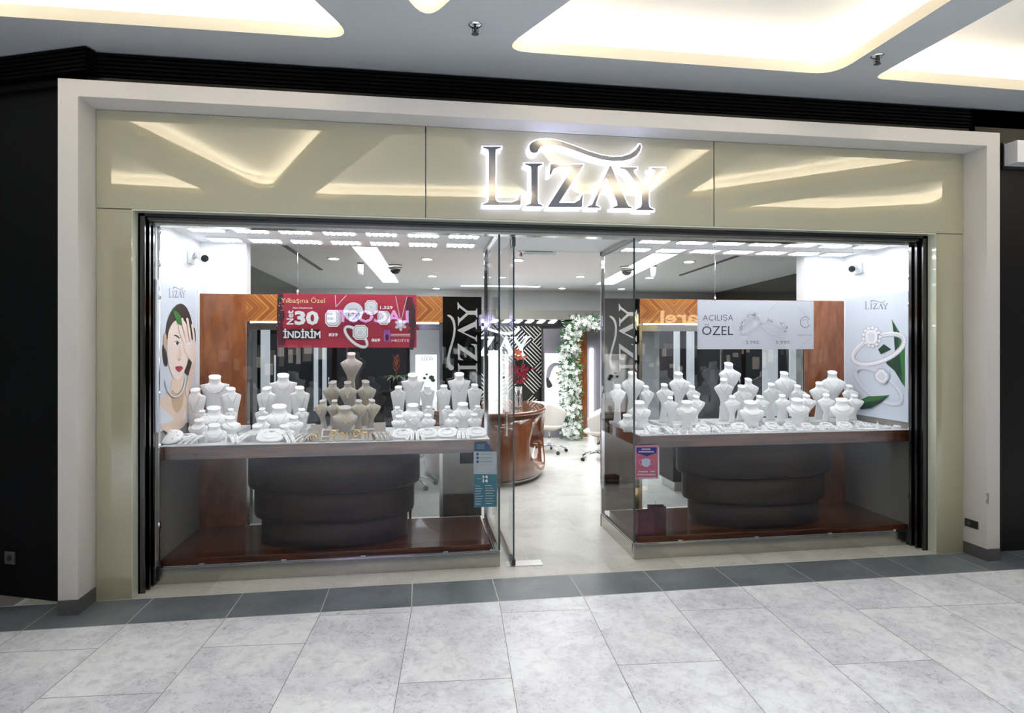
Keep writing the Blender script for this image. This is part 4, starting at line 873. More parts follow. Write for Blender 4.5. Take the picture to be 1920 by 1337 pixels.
# ---------------------------------------------------------------- small display pieces
def octplate(px, v, w, yaw, label, mat='leather_white', tilt=32, metal='silver', grp='necklace trays', zb=CT):
    p = at(px, 800, v); t = empty('necklace_tray', (p.x, v, zb), math.radians(yaw), label, 'jewellery tray', grp)
    ti = math.radians(tilt); fn = lambda a, b, h: (a, b*math.cos(ti)-h*math.sin(ti), (b+w*.36)*math.sin(ti)+h*math.cos(ti)+.0005)
    MB().prism(octo(0, 0, w*.5, w*.36, .6), 0, .018, fn).build('tray_body', mat, t, bevel=.003)
    pts = [fn(w*.30*math.cos(s), w*.22*math.sin(s), .020) for s in [2*PI*i/20 for i in range(20)]]
    MB().tube(pts, .0025, 6, closed=True).build('bracelet', metal, t)
    MB().lathe([(.02, .018), (.02, .030), (.016, .033)], (0, w*.2*math.cos(ti), w*.56*math.sin(ti)-.006), 14).build('neck_block', mat, t)
    return t
octplate(755, .66, .165, -14, 'white eight-sided tray left of the bracelet bars of the fourth left group')
octplate(802, .66, .165, 14, 'white eight-sided tray right of the bracelet bars of the fourth left group')
octplate(839, .66, .165, -14, 'white eight-sided tray, left of two before the left group nearest the door')
octplate(893, .66, .165, 14, 'white eight-sided tray, right of two before the left group nearest the door')
octplate(508, .645, .21, 0, 'broad white necklace tray in front of the second group from the left')
octplate(1448, .66, .15, 18, 'white necklace tray in front of the middle of the right window')
octplate(1386, .64, .15, -6, 'white necklace tray below the middle right window group')
octplate(1513, .63, .12, 10, 'small white tray, right of two before the fourth right window group')
octplate(1583, .64, .13, -10, 'small white tray in front of the group by the ring poster')
octplate(1226, .65, .13, 12, 'small white tray right of the front bust in the right window doorway group')
octplate(1318, .65, .13, -8, 'small white tray before the half-round ring holder')
octplate(1480, .65, .12, 12, 'small white tray, left of two before the fourth right window group')
octplate(1549, .65, .12, -6, 'small white tray before the left edge of the ring poster group')
def bar(px, v, yaw, lean, label, mat='leather_white', metal='silver', grp='bracelet bars', L=.14):
    p = at(px, 800, v); t = empty('bracelet_bar', (p.x, v, CT), math.radians(yaw), label, 'bracelet bar', grp); secs = []
    for i in range(9):
        s = i/8; y = -L/2+L*s; z = .004+.045*math.sin(s*PI*.62)/math.sin(PI*.62)
        secs.append([(-.014, y, z), (.014, y, z), (.014, y+.004, z+.010), (-.014, y+.004, z+.010)])
    MB().rings(secs, smooth=False).build('padded_bar', mat, t)
    MB().tube([(0, -L/2+L*s, .0135+.045*math.sin(s*PI*.62)/math.sin(PI*.62)) for s in [i/10 for i in range(1, 10)]], .0028, 6).build('bracelet', metal, t)
    MB().box(-.012, .012, L/2-.02, L/2+.004, 0.0003, .042).build('support', mat, t)
o4 = ['first', 'second', 'third', 'fourth', 'fifth', 'sixth']
for i, x in enumerate((767, 774, 782, 790)): bar(x, .60, (i-1.5)*9, 0, 'white bracelet bar, %s of four fanned before the fourth left group' % o4[i])
for i, x in enumerate((861, 868, 875)): bar(x, .60, (i-1)*5, 0, 'white bracelet bar, %s of three before the left group nearest the door' % o4[i])
for i, x in enumerate((350, 361, 372)): bar(x, .61, -38, 0, 'slanting white bracelet bar, %s of three before the far left group' % o4[i])
for i, x in enumerate((434, 443, 452, 461)): bar(x, .61, (34, 30, -36, -40)[i], 0, 'white bracelet bar, %s of four between the first and second left groups' % o4[i])
for i, x in enumerate((536, 546)): bar(x, .59, 30, 0, 'white bracelet bar, %s right of the broad tray, second group' % o4[i])
for i, x in enumerate((561, 571, 581)): bar(x, .61, -42, 0, '%s of three beige bracelet bars left of the gold rings' % o4[i], 'linen_grey')
for i, x in enumerate((704, 712, 720, 728)): bar(x, .61, 24, 0, '%s of four beige bracelet bars right of the gold rings' % o4[i], 'linen_grey')
for i, x in enumerate((1248, 1255)): bar(x, .60, 20, 0, 'white bracelet bar, %s before the second right window group' % o4[i])
for i, x in enumerate((1340, 1352)): bar(x, .60, 12, 0, 'white bracelet bar, %s below the middle right window group' % o4[i])
def slab(px, v, w, h, yaw, label, mat='linen_grey', metal='gold'):
    p = at(px, 800, v); t = empty('earring_stand', (p.x, v, CT), math.radians(yaw), label, 'earring stand', 'leaning earring stands')
    MB().prism([(-w*.4, 0.0005), (w*.4, 0.0005), (w*.5, h), (-w*.5, h)], 0, .006, lambda a, b, q_: (a, b*.35+q_, b)).build('panel', mat, t)
    MB().box(-.01, .01, h*.35*.6+.004, h*.35*.6+.05, .0005, h*.6).build('back_prop', mat, t)
    mb = MB()
    for s in (-1, 1): mb.tube([(s*w*.13, h*.6*.35-.003, h*.6), (s*w*.13, h*.35*.35-.003, h*.35)], .0025, 6)
    mb.build('earrings', metal, t)
slab(590, .72, .105, .115, -16, 'beige leaning earring stand at the left end of the gold group'); slab(714, .74, .105, .12, 18, 'beige leaning earring stand at the right end of the gold group')
slab(1214, .86, .09, .06, 30, 'white leaning earring stand between the first and second right window groups', 'leather_white', 'silver')
# round tray with rings at far left
def disc(px, v, r, label, mat='leather_white', tilt=28, n=7, metal='silver', grp='round ring trays', zb=CT):
    p = at(px, 800, v); t = empty('ring_tray', (p.x, v, zb), 0, label, 'ring tray', grp); ti = math.radians(tilt)
    X = Matrix.Translation((0, 0, r*math.sin(ti)+.001)) @ Matrix.Rotation(ti, 4, 'X')
    MB().lathe([(r*.92, 0), (r, .005), (r, .014), (r*.93, .019), (.001, .019)], n=28).xf(X).build('round_pad', mat, t)
    mb = MB()
    for k in range(n):
        a_ = 2*PI*k/n; mb.ball((r*.6*math.cos(a_), r*.6*math.sin(a_), .022), .0065, 6)
    mb.xf(X).build('rings', metal, t)
disc(320, .66, .092, 'large round white tray holding rings at the far left end of the counter'); octplate(351, .72, .13, 10, 'eight-sided white tray behind the large round ring tray at the far left')
disc(1611, .80, .055, 'round white tray beside the foot of the ring poster', tilt=18); disc(1627, .68, .052, 'round white tray at the right end of the ring poster group', tilt=14)
def ring_pad(px, v, k, label, mat, metal, grp, zb=CT):
    p = at(px, 800, v); t = empty('ring_stand', (p.x, v, zb), R.uniform(-.6, .6), label, 'ring stand', grp)
    s = R.uniform(1.2, 1.65)
    if k == 0: MB().lathe([(.021*s, .0003), (.022*s, .004), (.020*s, .012), (.009*s, .016), (.007*s, .03*s), (.004, .034*s)], n=16).build('cushion', mat, t); zr = .036*s
    elif k == 1: MB().prism([(-.018*s, 0.0003), (.018*s, 0.0003), (.018*s, .014), (-.018*s, .030)], -.020, .020, lambda a, b, h: (h, a, b)).build('cushion', mat, t, bevel=.002); zr = .030
    else: MB().lathe([(.026*s, .0003), (.028*s, .005), (.026*s, .011), (.001, .013)], n=18).build('cushion', mat, t); zr = .020
    MB().tube([(.008*math.cos(a_), 0, zr+.008*math.sin(a_)) for a_ in [2*PI*i/12 for i in range(12)]], .0018, 5, closed=True).ball((0, 0, zr+.011), .0045, 6).build('ring', metal, t)
i = 0
for row, (v, y0, lab) in enumerate(((.585, 0, 'front row'), (.665, 0, 'second row'), (.75, 0, 'third row'))):
    px = 1208+row*11
    while px < 1650:
        if not (row > 0 and any(abs(px-c_) < 17 for c_ in (1448, 1386, 1513, 1583, 1627, 1226, 1318, 1480, 1549))) and not (row == 0 and any(abs(px-c_) < 7 for c_ in (1248, 1255, 1340, 1352))) and not (row > 1 and any(abs(px-c_) < 25 for c_ in (1199, 1288, 1409, 1496, 1579))):
            ring_pad(px, v+R.uniform(-.008, .008), R.choice([0, 1, 2, 2]), 'small white ring cushion in the %s of the right window counter' % lab, 'leather_white', 'silver', 'white ring cushions, '+lab)
        px += (14, 14.5, 16.5)[row]+R.uniform(-1, 2)
for px in (1664, 1682): disc(px, .62, .033, 'pair of small round ring trays' if 0 else 'small round ring tray, %s of two at the far right end' % ('first' if px == 1664 else 'second'), tilt=6, n=3)
for row, (v, lab) in enumerate(((.59, 'front row'), (.67, 'second row'), (.75, 'third row'))):
    px = 591+row*6
    while px < (698, 704, 704)[row]:
        m1 = R.choice(['linen_grey', 'linen_grey', 'gold'])
        ring_pad(px, v+R.uniform(-.01, .01), R.choice([0, 1, 2]), 'small ring cushion with a gold ring in the %s before the gold group' % lab, 'linen_grey', 'gold', 'gold ring cushions, '+lab)
        px += 14+R.uniform(0, 2)
for (px, v, lab) in ((625, .83, 'left behind the gold rings'), (669, .83, 'right behind the gold rings'), (588, .60, 'at the left front corner of the gold rings'), (683, .70, 'among the gold rings, right of centre'), (640, .67, 'among the gold rings, in the middle')):
    p = at(px, 800, v); t = empty('bangle_stand', (p.x, v, CT), R.uniform(-.5, .5), 'gold bangle on a small stand, '+lab, 'bangle', 'gold bangles')
    MB().lathe([(.016, .0003), (.016, .012), (.011, .014), (.011, .040)], n=14).build('stand', 'linen_grey', t)
    MB().tube([(.024*math.cos(a_), .010*math.sin(a_), .030+.020*math.sin(a_)) for a_ in [2*PI*i/18 for i in range(18)]], .006, 7, closed=True).build('bangle', 'gold', t)
def cube(px, v, s, label, mat='leather_white', zb=CT):
    p = at(px, 800, v); t = empty('earring_box', (p.x, v, zb), R.uniform(-.3, .3), label, 'earring box', 'small cube stands')
    MB().box(-s, s, -s, s, 0.0003, s*2.2).build('block', mat, t, bevel=.003); MB().ball((-s*.4, -s*.2, s*2.2+.003), .005, 6).ball((s*.4, -s*.2, s*2.2+.003), .005, 6).build('earrings', 'silver', t)
cube(383, .76, .022, 'white earring cube left of the front stand in the far left group'); cube(420, .78, .022, 'white earring cube right of the front stand in the far left group')
cube(456, .72, .028, 'white earring cube between the first two groups on the left'); cube(868, .77, .026, 'white earring cube in the middle of the group nearest the door')
cube(1168, .98, .022, 'white earring cube by the left bust near the doorway', zb=CT); cube(1268, .80, .024, 'white earring cube in front of the second right window group')
p = at(1319, 800, .86); t = empty('half_round_stand', (p.x, .86, CT), .35, 'half-round white ring holder between second and middle right window groups', 'ring stand')
MB().prism([(-.05, 0)]+[(.05*-math.cos(PI*i/12), .075*math.sin(PI*i/12)) for i in range(1, 12)]+[(.05, 0)], -.006, .006, lambda a, b, h: (a, h+b*.2, b+.0005)).build('arch', 'leather_white', t)
MB().lathe([(.02, .0005), (.02, .02), (.001, .024)], (0, -.03, 0), 14).build('cushion', 'leather_white', t)
# shopping bags
def bag(x, y, rz, mat, label, h=.205, w=.15):
    t = empty('paper_bag', (x, y, .1655), rz, label, 'paper bag', 'maroon paper bags')
    v = [(-w/2, -.035, 0), (w/2, -.035, 0), (w/2, .035, 0), (-w/2, .035, 0), (-w/2, -.04, h), (w/2, -.04, h), (w/2, .04, h), (-w/2, .04, h)]
    MB().add(v, [(0, 1, 2, 3), (0, 1, 5, 4), (2, 3, 7, 6)]).add(v+[(-w/2+.012, 0, h*.55), (-w/2+.014, 0, h), (w/2-.012, 0, h*.55), (w/2-.014, 0, h)], [(0, 4, 9, 8), (3, 7, 9, 8), (0, 3, 8), (1, 5, 11, 10), (2, 6, 11, 10), (1, 2, 10)]).build('bag_body', mat, t)
    mb = MB()
    for yy in (-.042, .042):
        mb.tube([(-.03, yy, h-.01), (-.03, yy, h+.0), (-.016, yy, h-.07), (0, yy-.001, h-.11 if yy < 0 else h+.03), (.016, yy, h-.07), (.03, yy, h), (.03, yy, h-.01)], .003, 6)
    mb.build('handle', 'bag_dark', t)
bag(4.33, .62, .05, 'bag_maroon', 'maroon paper bag at the front corner of the right window platform'); bag(4.50, .76, -.12, 'bag_dark', 'darker maroon paper bag standing behind the other one')
# ================================================================ SHOP INTERIOR
# back wall build-up
struct('wall_bulkhead', MB().box(3.0, 8.8, 7.5, 8.1, 2.33, 2.515), 'beige_soffit')
struct('wall_feature', MB().box(2.9, 4.80, 7.62, 7.75, 0, 2.20), 'maze_pattern')
struct('wall_feature_band', MB().box(2.9, 8.6, 7.60, 8.09, 2.20, 2.325), 'black_plastic')
t = empty('ceiling_lamp_row', (0, 0, 0), 0, 'row of slanted white lamp slots above the black patterned wall', 'lamp')
mb = MB()
for k in range(9):
    x = 3.05+k*.235; mb.prism([(x, 2.262), (x+.12, 2.262), (x+.19, 2.318), (x+.07, 2.318)], 7.585, 7.597, lambda a, b, h: (a, h, b))
mb.build('light_slot', 'led_white', t)
tag(MB().box(4.80, 5.30, 7.30, 7.42, 0, 2.14).build('lacquer_panel', 'grey_lacquer'), 'grey lacquered wall panel beside the flower garland', 'panel')
tag(MB().box(5.42, 5.66, 7.30, 7.42, 0, 2.25).build('wood_panel', 'walnut_v'), 'narrow brown wood panel right of the flower garland', 'panel')
tag(MB().box(5.66, 6.3, 7.32, 7.42, 0, 2.25).build('lacquer_panel', 'grey_lacquer'), 'blue-grey panel right of the narrow wood panel behind the doorway', 'panel')
tag(MB().box(5.72, 5.78, 7.28, 7.3195, .002, 1.75).build('strip_lamp', 'panel_lamp'), 'slim upright white strip lamp right of the garland', 'lamp')
# poster of woman (light box)
t = empty('light_box', (4.80, 7.30, 0), 0, 'glowing white light box of a woman with dark bobbed hair, left of the flower garland', 'light box')
MB().box(.0, .50, -.06, -.002, .60, 1.655).build('lit_face', 'lightbox', t)
q0 = Vector((4.80, 7.30, 0)); a = Art(lambda zx, zy: at(930+zx/8.355, 640+zy/8.355, 7.239)-q0, (0, -1, 0), .0005)
a.poly([(790, 720), (780, 560), (800, 430), (850, 360), (920, 330), (1000, 345), (1020, 380), (930, 380), (880, 440), (850, 540), (830, 600), (880, 660), (890, 700), (850, 735)], 'print_grey', 1); a.poly([(790, 725), (784, 580), (820, 560), (860, 650), (885, 700), (840, 735)], 'hair', 1)
a.ell(955, 495, 26, 20, 'print_cream'); a.ell(955, 495, 12, 10, 'skin_shade'); a.ell(1010, 697, 30, 14, 'print_cream'); a.loop(850, 580, 24, 30, 6, 'skin')
a.build('print', t)
# light box / upright lit panels on the left
def litpanel(px0, px1, ytop, v, z0, label, logo):
    p0, p1 = at(px0, ytop, v), at(px1, ytop, v); t = empty('light_box', (p0.x, v, 0), 0, label, 'light box')
    MB().box(0, p1.x-p0.x, 0, .05, z0, p0.z).build('lit_face', 'lightbox', t); MB().box(0, p1.x-p0.x, .0, .05, 0.001, z0).build('stand', 'grey_lacquer', t)
    if logo:
        a = Art(lambda x, y: at(x, y, v-.001)-Vector((p0.x, v, 0)), (0, -1, 0), .0008); lizay(a, 790, 676, 7, 'logo_grey')
        for (cx, cy, r_) in ((796, 709, 3), (800, 702, 2.2), (809, 708, 5), (812, 713, 4)): a.ell(cx, cy, r_, r_*.8, 'leaf_dark')
        a.build('print', t)
litpanel(779, 819, 665, 6.2, .78, 'glowing white light box seen between the busts, right of the plant', True)
litpanel(916, 942, 657, 6.6, .70, 'narrow glowing white panel seen just left of the open door edge', False)
# lit name sign at the back
t = empty('neon_sign', (0, 0, 0), 0, 'glowing white-blue LIZAY name in front of the black patterned wall', 'sign')
mb = MB(); o = at(846, 668, 7.45); hh = (at(846, 620, 7.45).z-o.z)
for k, p in GN.items(): mb.prism([(o.x+a_*hh*.96, o.z+b*hh) for a_, b in p], 7.45, 7.48, lambda a_, b, h: (a_, h, b))
mb.build('letters', 'neon_white', t); MB().box(o.x, o.x+1.3, 7.482, 7.50, o.z+.1, o.z+.13).build('mounting_rail', 'steel_dark', t); MB().box(o.x+.6, o.x+.63, 7.5, 7.62, o.z+.1, o.z+.13).build('bracket', 'steel_dark', t)
# display cabinets behind the partitions
def cabinet(px0, px1, v, strips, label, ztop=2.02, base='steel'):
    x0, x1 = at(px0, 700, v).x, at(px1, 700, v).x; t = empty('display_cabinet', (x0, v, 0), 0, label, 'cabinet', 'dark wood cabinets in the shop'); w = x1-x0
    MB().box(0, w, 0, .45, .12, ztop).build('body', 'walnut_dark', t, bevel=.004); MB().box(.03, w-.03, .03, .43, 0, .12).build('steel_base', 'brushed', t)
    n = max(2, int(w/.75))
    for i in range(n):
        d = MB().box(w*i/n+.03, w*(i+1)/n-.03, -.012, -.001, .9, ztop-.08).build('glass_door', 'cab_glass', t)
        MB().tube([(w*(i+1)/n-.06, -.03, 1.2), (w*(i+1)/n-.06, -.03, 1.45)], .008, 8).build('handle', 'chrome', d)
    for (a_, b, ya, yb) in strips:
        q0, q1 = at(a_, ya, v), at(b, yb, v); MB().box(q0.x-x0, q1.x-x0, -.03, -.013, min(q0.z, q1.z), min(ztop, max(q0.z, q1.z))).build('light_column', 'cab_light', t)
    return t
cabinet(482, 768, 2.7, [(490, 507, 616, 790), (515, 518, 666, 780), (589, 597, 616, 770), (605, 613, 616, 770)], 'long dark wood cabinet with white light columns behind the left window')
cabinet(1262, 1520, 2.7, [(1262, 1273, 620, 740), (1286, 1300, 620, 740), (1428, 1456, 640, 780), (1478, 1498, 640, 780)], 'long dark wood cabinet with white light columns behind the right window')
# reception desk
def boolean_desk():
    cx, cy, rx, ry = 3.30, 4.25, .86, 1.08
    N = 72; out = [(rx*math.cos(2*PI*k/N), ry*math.sin(2*PI*k/N)) for k in range(N)]
    mb = MB().rings([[(x, y, z) for x, y in out] for z in (.09, .3, .6, .90)], 0, True); o = mb.build('body', 'desk_wood')
    c = MB().ball((0, 0, 0), 1, 20).build('cutter', 'dark_grey'); c.scale = (.36, .50, .36); a_ = math.radians(-28); c.location = (rx*math.cos(a_), ry*math.sin(a_), .50)
    m = o.modifiers.new('b', 'BOOLEAN'); m.object = c; m.solver = 'EXACT'; bpy.context.view_layer.update()
    me = bpy.data.meshes.new_from_object(o.evaluated_get(bpy.context.evaluated_depsgraph_get())); o.modifiers.clear(); o.data = me; bpy.data.objects.remove(c)
    t = empty('reception_desk', (cx, cy, 0), 0, 'curved glossy brown wood desk with an oval niche, just inside the doorway', 'desk')
    o.parent = t
    MB().lathe([(.93, .0), (.93, .09)], (0, 0, 0), 64, 0, True, .86, 1.08).build('steel_base', 'brushed', t)
    MB().lathe([(1.0, .90), (1.03, .905), (1.03, .945), (1.0, .95)], (0, 0, 0), 72, 0, True, .86, 1.08).build('desk_top', 'desk_wood', t)
    return t
boolean_desk()
# vase with dark red orchid
def vase_flowers(x, y, z):
    t = empty('glass_vase', (x, y, z), 0, 'clear tall glass vase standing on the curved brown desk', 'vase')
    MB().lathe([(.05, .001), (.055, .01), (.055, .30), (.050, .30), (.050, .02), (.001, .018)], n=20, cap=False).build('vase_glass', 'glass_vase', t)
    f_ = empty('flower_bunch', (x, y, z+.02), 0, 'bunch of dark red orchid flowers in the clear tall glass vase', 'flowers')
    mb = MB(); mp = MB(); rr = random.Random(3)
    for k in range(6):
        a_ = rr.uniform(0, 6.28); pts = [(0, 0, .01), (.02*math.cos(a_), .02*math.sin(a_), .3), (.09*math.cos(a_), .05*math.sin(a_), .50+.04*k)]; mb.tube(pts, .005, 6)
    for k in range(70):
        z2 = rr.uniform(.33, .78); s_ = .17*(1-abs(z2-.5)/.42)+.02; c = Vector((rr.gauss(0, .5)*s_, rr.gauss(0, .4)*s_, z2))
        for j in range(5):
            an = j*1.256+k; d = Vector((math.cos(an), rr.uniform(-.4, .1), math.sin(an)))*rr.uniform(.022, .034); e = Vector((-d.z, 0, d.x))*.4
            mp.add([c, c+d*.6+e, c+d, c+d*.6-e], [(0, 1, 2, 3)], 0 if z2 < .66 else 1)
    mb.build('stems', 'leaf_dark', f_); mp.build('petals', ['petal_red', 'petal_orange'], f_)
p = at(972, 772, 3.75); vase_flowers(p.x, 3.75, .951)
# bromeliad
def strip_leaf(mb, base, dirv, L, wd, droop, mi=0):
    d = Vector(dirv).normalized(); s = Vector((-d.y, d.x, 0)).normalized(); prev = None; n = 6
    for i in range(n+1):
        t = i/n; c = Vector(base)+d*L*t+Vector((0, 0, L*(.75*t-droop*t*t))); w = wd*(math.sin(PI*min(1, t*.9+.12)))*.5+.001; cur = (c-s*w, c+s*w)
        if prev: mb.add([prev[0], prev[1], cur[1], cur[0]], [(0, 1, 2, 3)], mi)
        prev = cur
p = at(743, 740, 2.15); side_ = empty('side_table', (p.x, 2.15, 0), 0, 'small dark wooden side table behind the left window, under the potted plant', 'table')
ZT = at(743, 733, 2.15).z
MB().box(-.17, .17, -.17, .17, ZT-.03, ZT-.0005).build('table_top', 'walnut_dark', side_)
for sx in (-1, 1):
    for sy in (-1, 1): MB().box(sx*.15-.012, sx*.15+.012, sy*.15-.012, sy*.15+.012, .001, ZT-.03).build('leg', 'walnut_dark', side_)
t = empty('potted_bromeliad', (p.x, 2.15, ZT), 0, 'bromeliad plant with an orange flower spike in a clear pot behind the left window', 'plant')
MB().lathe([(.055, .001), (.070, .01), (.075, .16), (.070, .16), (.062, .02), (.001, .015)], n=20, cap=False).build('pot', 'glass_vase', t)
MB().lathe([(.060, .018), (.066, .13), (.001, .135)], n=16).build('soil', 'walnut_dark', t)
mb = MB()
for k in range(17):
    an = k*2.4; strip_leaf(mb, (0, 0, .12), (math.cos(an), math.sin(an), 0), .17+.03*(k % 3), .035, .65+.05*(k % 4))
mb.build('leaves', 'leaf_bright', t); mb = MB()
for k in range(26):
    an = k*2.4; z = .20+.006*k; mb.add([(0, 0, z), (.028*math.cos(an)-.008*math.sin(an), .028*math.sin(an)+.008*math.cos(an), z+.02), (.045*math.cos(an), .045*math.sin(an), z+.055), (.028*math.cos(an)+.008*math.sin(an), .028*math.sin(an)-.008*math.cos(an), z+.02)], [(0, 1, 2, 3)])
mb.tube([(0, 0, .1), (0, 0, .38)], .008, 6); mb.build('flower_spike', 'bract_orange', t)
# office chairs
def chair_proto():
    t = empty('swivel_chair', (0, 0, 0)); mb = MB(); secs = []
    for i in range(9):
        f_ = i/8; z = .42+.46*f_; ring = []
        for side in (0, 1):
            th = .03*side
            for k in range(13):
                a_ = math.radians(-125+250*k/12) if side == 0 else math.radians(125-250*k/12); k2 = abs(k-6)/6
                top = 1-.55*max(0, k2-.3)**1.2*1.2; r_ = .20+.10*math.sin(f_*1.4)-th
                ring.append((r_*math.sin(a_), r_*math.cos(a_)*.95, .42+.46*f_*top))
        secs.append(ring)
    mb.rings(secs, smooth=True); mb.lathe([(.001, .40), (.16, .405), (.23, .43), (.24, .46), (.19, .49), (.001, .495)], n=22); mb.build('seat_shell', 'chair_shell', t)
    MB().lathe([(.11, .375), (.13, .385), (.13, .405)], n=18).build('seat_plate', 'chair_shell_under', t)
    MB().tube([(0, 0, .10), (0, 0, .38)], [.028, .022], 12).build('column', 'chrome', t)
    for k in range(5):
        a_ = 2*PI*k/5+.3; l = MB().tube([(0, 0, .13), (.16*math.cos(a_), .16*math.sin(a_), .105), (.29*math.cos(a_), .29*math.sin(a_), .065)], [.02, .016, .012], 8).build('leg', 'chrome', t)
        c = Vector((.29*math.cos(a_), .29*math.sin(a_), .028)); s = Vector((-math.sin(a_), math.cos(a_), 0))*.018; MB().tube([c-s, c+s], .0275, 14).build('caster', 'black_plastic', l)
    return t
ch = chair_proto()
spots = [(tuple(atz(1030, 848))[:2], 2.2, 'white swivel chair behind the right end of the curved desk'), (tuple(atz(1122, 862))[:2], -1.9, 'white swivel chair partly hidden by the right side of the doorway'),
         ((2.31, 3.46), 1.2, 'white swivel chair seen below the left counter, the nearer of two'), ((2.32, 5.10), 2.0, 'white swivel chair seen below the left counter, the further of two')]
for i, ((x, y), rz, lab) in enumerate(spots):
    o = ch if i == 0 else copy_tree(ch); o.location = (x, y, 0); o.rotation_euler.z = rz; tag(o, lab, 'chair', 'white swivel chairs')
# flower garland arch
t = empty('flower_garland', (0, 0, 0), 0, 'white flower garland arch with green leaves at the back of the shop', 'garland')
path = [at(1072, 818, 6.95), at(1069, 720, 6.95), at(1068, 640, 6.95), at(1075, 612, 6.95), at(1098, 604, 6.95), at(1150, 606, 6.95)]
path = [p+Vector((0, 0, 0)) for p in path]; seg = [(path[i+1]-path[i]).length for i in range(len(path)-1)]; tot = sum(seg); rr = random.Random(5)
def gpt():
    d = rr.random()*tot; i = 0
    while d > seg[i] and i < len(seg)-1: d -= seg[i]; i += 1
    p = path[i].lerp(path[i+1], min(1, d/seg[i])); a_ = rr.random()*2*PI; r_ = .19*math.sqrt(rr.random()); return p, Vector((r_*math.cos(a_), r_*math.sin(a_), rr.uniform(-.12, .12)*(1 if i > 2 else .4)))
MB().tube(path, .05, 8).build('arch_frame', 'garland_leaf', t)
mb = MB()
for k in range(1500):
    p, o = gpt(); c = p+o; d = (o.normalized()+Vector((rr.uniform(-1, 1), rr.uniform(-1, .6), rr.uniform(-1, 1)))*.7).normalized(); s = d.orthogonal().normalized(); L = rr.uniform(.05, .11)
    mb.add([c, c+d*L*.5+s*L*.2, c+d*L, c+d*L*.5-s*L*.2], [(0, 1, 2, 3)], rr.choice([0, 0, 1]))
tag(mb.build('leaves', ['garland_leaf', 'garland_leaf_pale'], t), kind='stuff')
bl = None
def blossom(mb, c, n, s):
    n = n.normalized(); u = n.orthogonal().normalized(); w = n.cross(u)
    for j in range(6):
        a_ = j*PI/3; d = u*math.cos(a_)+w*math.sin(a_); e = n.cross(d); mb.add([c, c+d*s*.6+e*s*.28+n*s*.2, c+d*s+n*s*.1, c+d*s*.6-e*s*.28+n*s*.2], [(0, 1, 2, 3)], 0)
bm0 = MB(); blossom(bm0, Vector((0, 0, 0)), Vector((0, -1, .1)), .05); b0 = bm0.build('blossom', 'petal_white', t)
for k in range(100):
    p, o = gpt(); o.y = -abs(o.y)-.05; b = b0 if k == 0 else b0.copy()
    if k: C.objects.link(b)
    b.location = p+o*.95; b.rotation_euler = (rr.uniform(-.6, .6), rr.uniform(0, 6), rr.uniform(-.8, .8)); s = rr.uniform(.8, 1.3); b.scale = (s, s, s)
mb = MB()
for k in range(260):
    p, o = gpt(); blossom(mb, p+o*1.05, o+Vector((0, -.25, 0)), rr.uniform(.035, .06))
tag(mb.build('small_blossoms', 'petal_white', t), kind='stuff')
# shop ceiling fittings
def quad_light(name, pts, z, label):
    q = [atz(x, y, z) for x, y in pts]; mb = MB().prism([(a_.x, a_.y) for a_ in q], z-.014, z-.001); return tag(mb.build(name, 'panel_lamp'), label, 'lamp', 'long ceiling light panels')
def long_light(x0, x1, y0, y1, dx, label):
    t = empty('ceiling_light', (0, 0, 2.95), 0, label, 'lamp', 'long ceiling light panels')
    MB().prism([(x0-.02, y0), (x1+.02, y0), (x1+dx+.02, y1+.03), (x0+dx-.02, y1+.03)], -.012, -.001, lambda a_, b, h: (a_, b, h)).build('frame', 'white_plastic', t)
    MB().prism([(x0, y0+.02), (x1, y0+.02), (x1+dx, y1), (x0+dx, y1)], -.018, -.0115, lambda a_, b, h: (a_, b, h)).build('diffuser', 'panel_lamp', t)
long_light(1.62, 1.88, 2.2, 6.6, .12, 'long white ceiling light panel running back from the left window')
long_light(5.18, 5.48, 2.2, 6.4, .42, 'long white ceiling light panel running back from the right window')
long_light(3.15, 4.65, 6.95, 7.12, 0, 'short white light strip across the ceiling in front of the back wall')
for nm, x0, y0, x1, y1 in (('left', .82, 1.6, .90, 5.0), ('right', 6.25, 1.6, 6.52, 4.9)):
    tag(MB().prism([(x0, y0), (x0+.05, y0), (x1+.05, y1), (x1, y1)], 2.938, 2.949).build('air_slot', 'dark_grey'), 'long dark air slot in the shop ceiling behind the %s window' % nm, 'air slot', 'ceiling air slots')
sp = None
for i, ((px, py), lab) in enumerate([((626, 484), 'left of the left light panel'), ((801, 485), 'right of the left light panel, nearest'), ((811, 517), 'right of the left light panel, second back'), ((692, 538), 'above the red banner'), ((818, 540), 'above the left black mirror panel'), ((1088, 518), 'over the doorway, right side'), ((1054, 540), 'over the doorway, furthest back'), ((972, 487), 'over the doorway beside the door edge'), ((1292, 490), 'behind the right window, near the air slot'), ((1165, 541), 'above the right black mirror panel'), ((1218, 520), 'behind the right window, under the light panel')]):
    p = atz(px, py, 2.95)
    if sp is None:
        sp = empty('spot_light', (0, 0, 0)); MB().lathe([(.085, -.001), (.085, -.006), (.065, -.010)], n=20).build('rim', 'white_plastic', sp); MB().lathe([(.063, -.0105), (.063, -.013)], n=20).build('lamp_face', 'spot_lamp', sp); o = sp
    else: o = copy_tree(sp)
    o.location = (p.x, p.y, 2.95); tag(o, 'round recessed ceiling spot '+lab, 'spot light', 'recessed ceiling spots')
for px, py, lab in ((741, 497, 'left'), (1175, 500, 'right')):
    p = atz(px, py, 2.95); t = empty('dome_camera', (p.x, p.y, 2.95), 0, 'dark dome security camera on the shop ceiling behind the %s window' % lab, 'camera', 'dome cameras')
    MB().lathe([(.10, -.001), (.10, -.05), (.085, -.06)], n=22).build('housing', 'steel', t); MB().lathe([(.075, -.058), (.070, -.09), (.045, -.12), (.002, -.13)], n=20).build('dome', 'black_plastic', t)
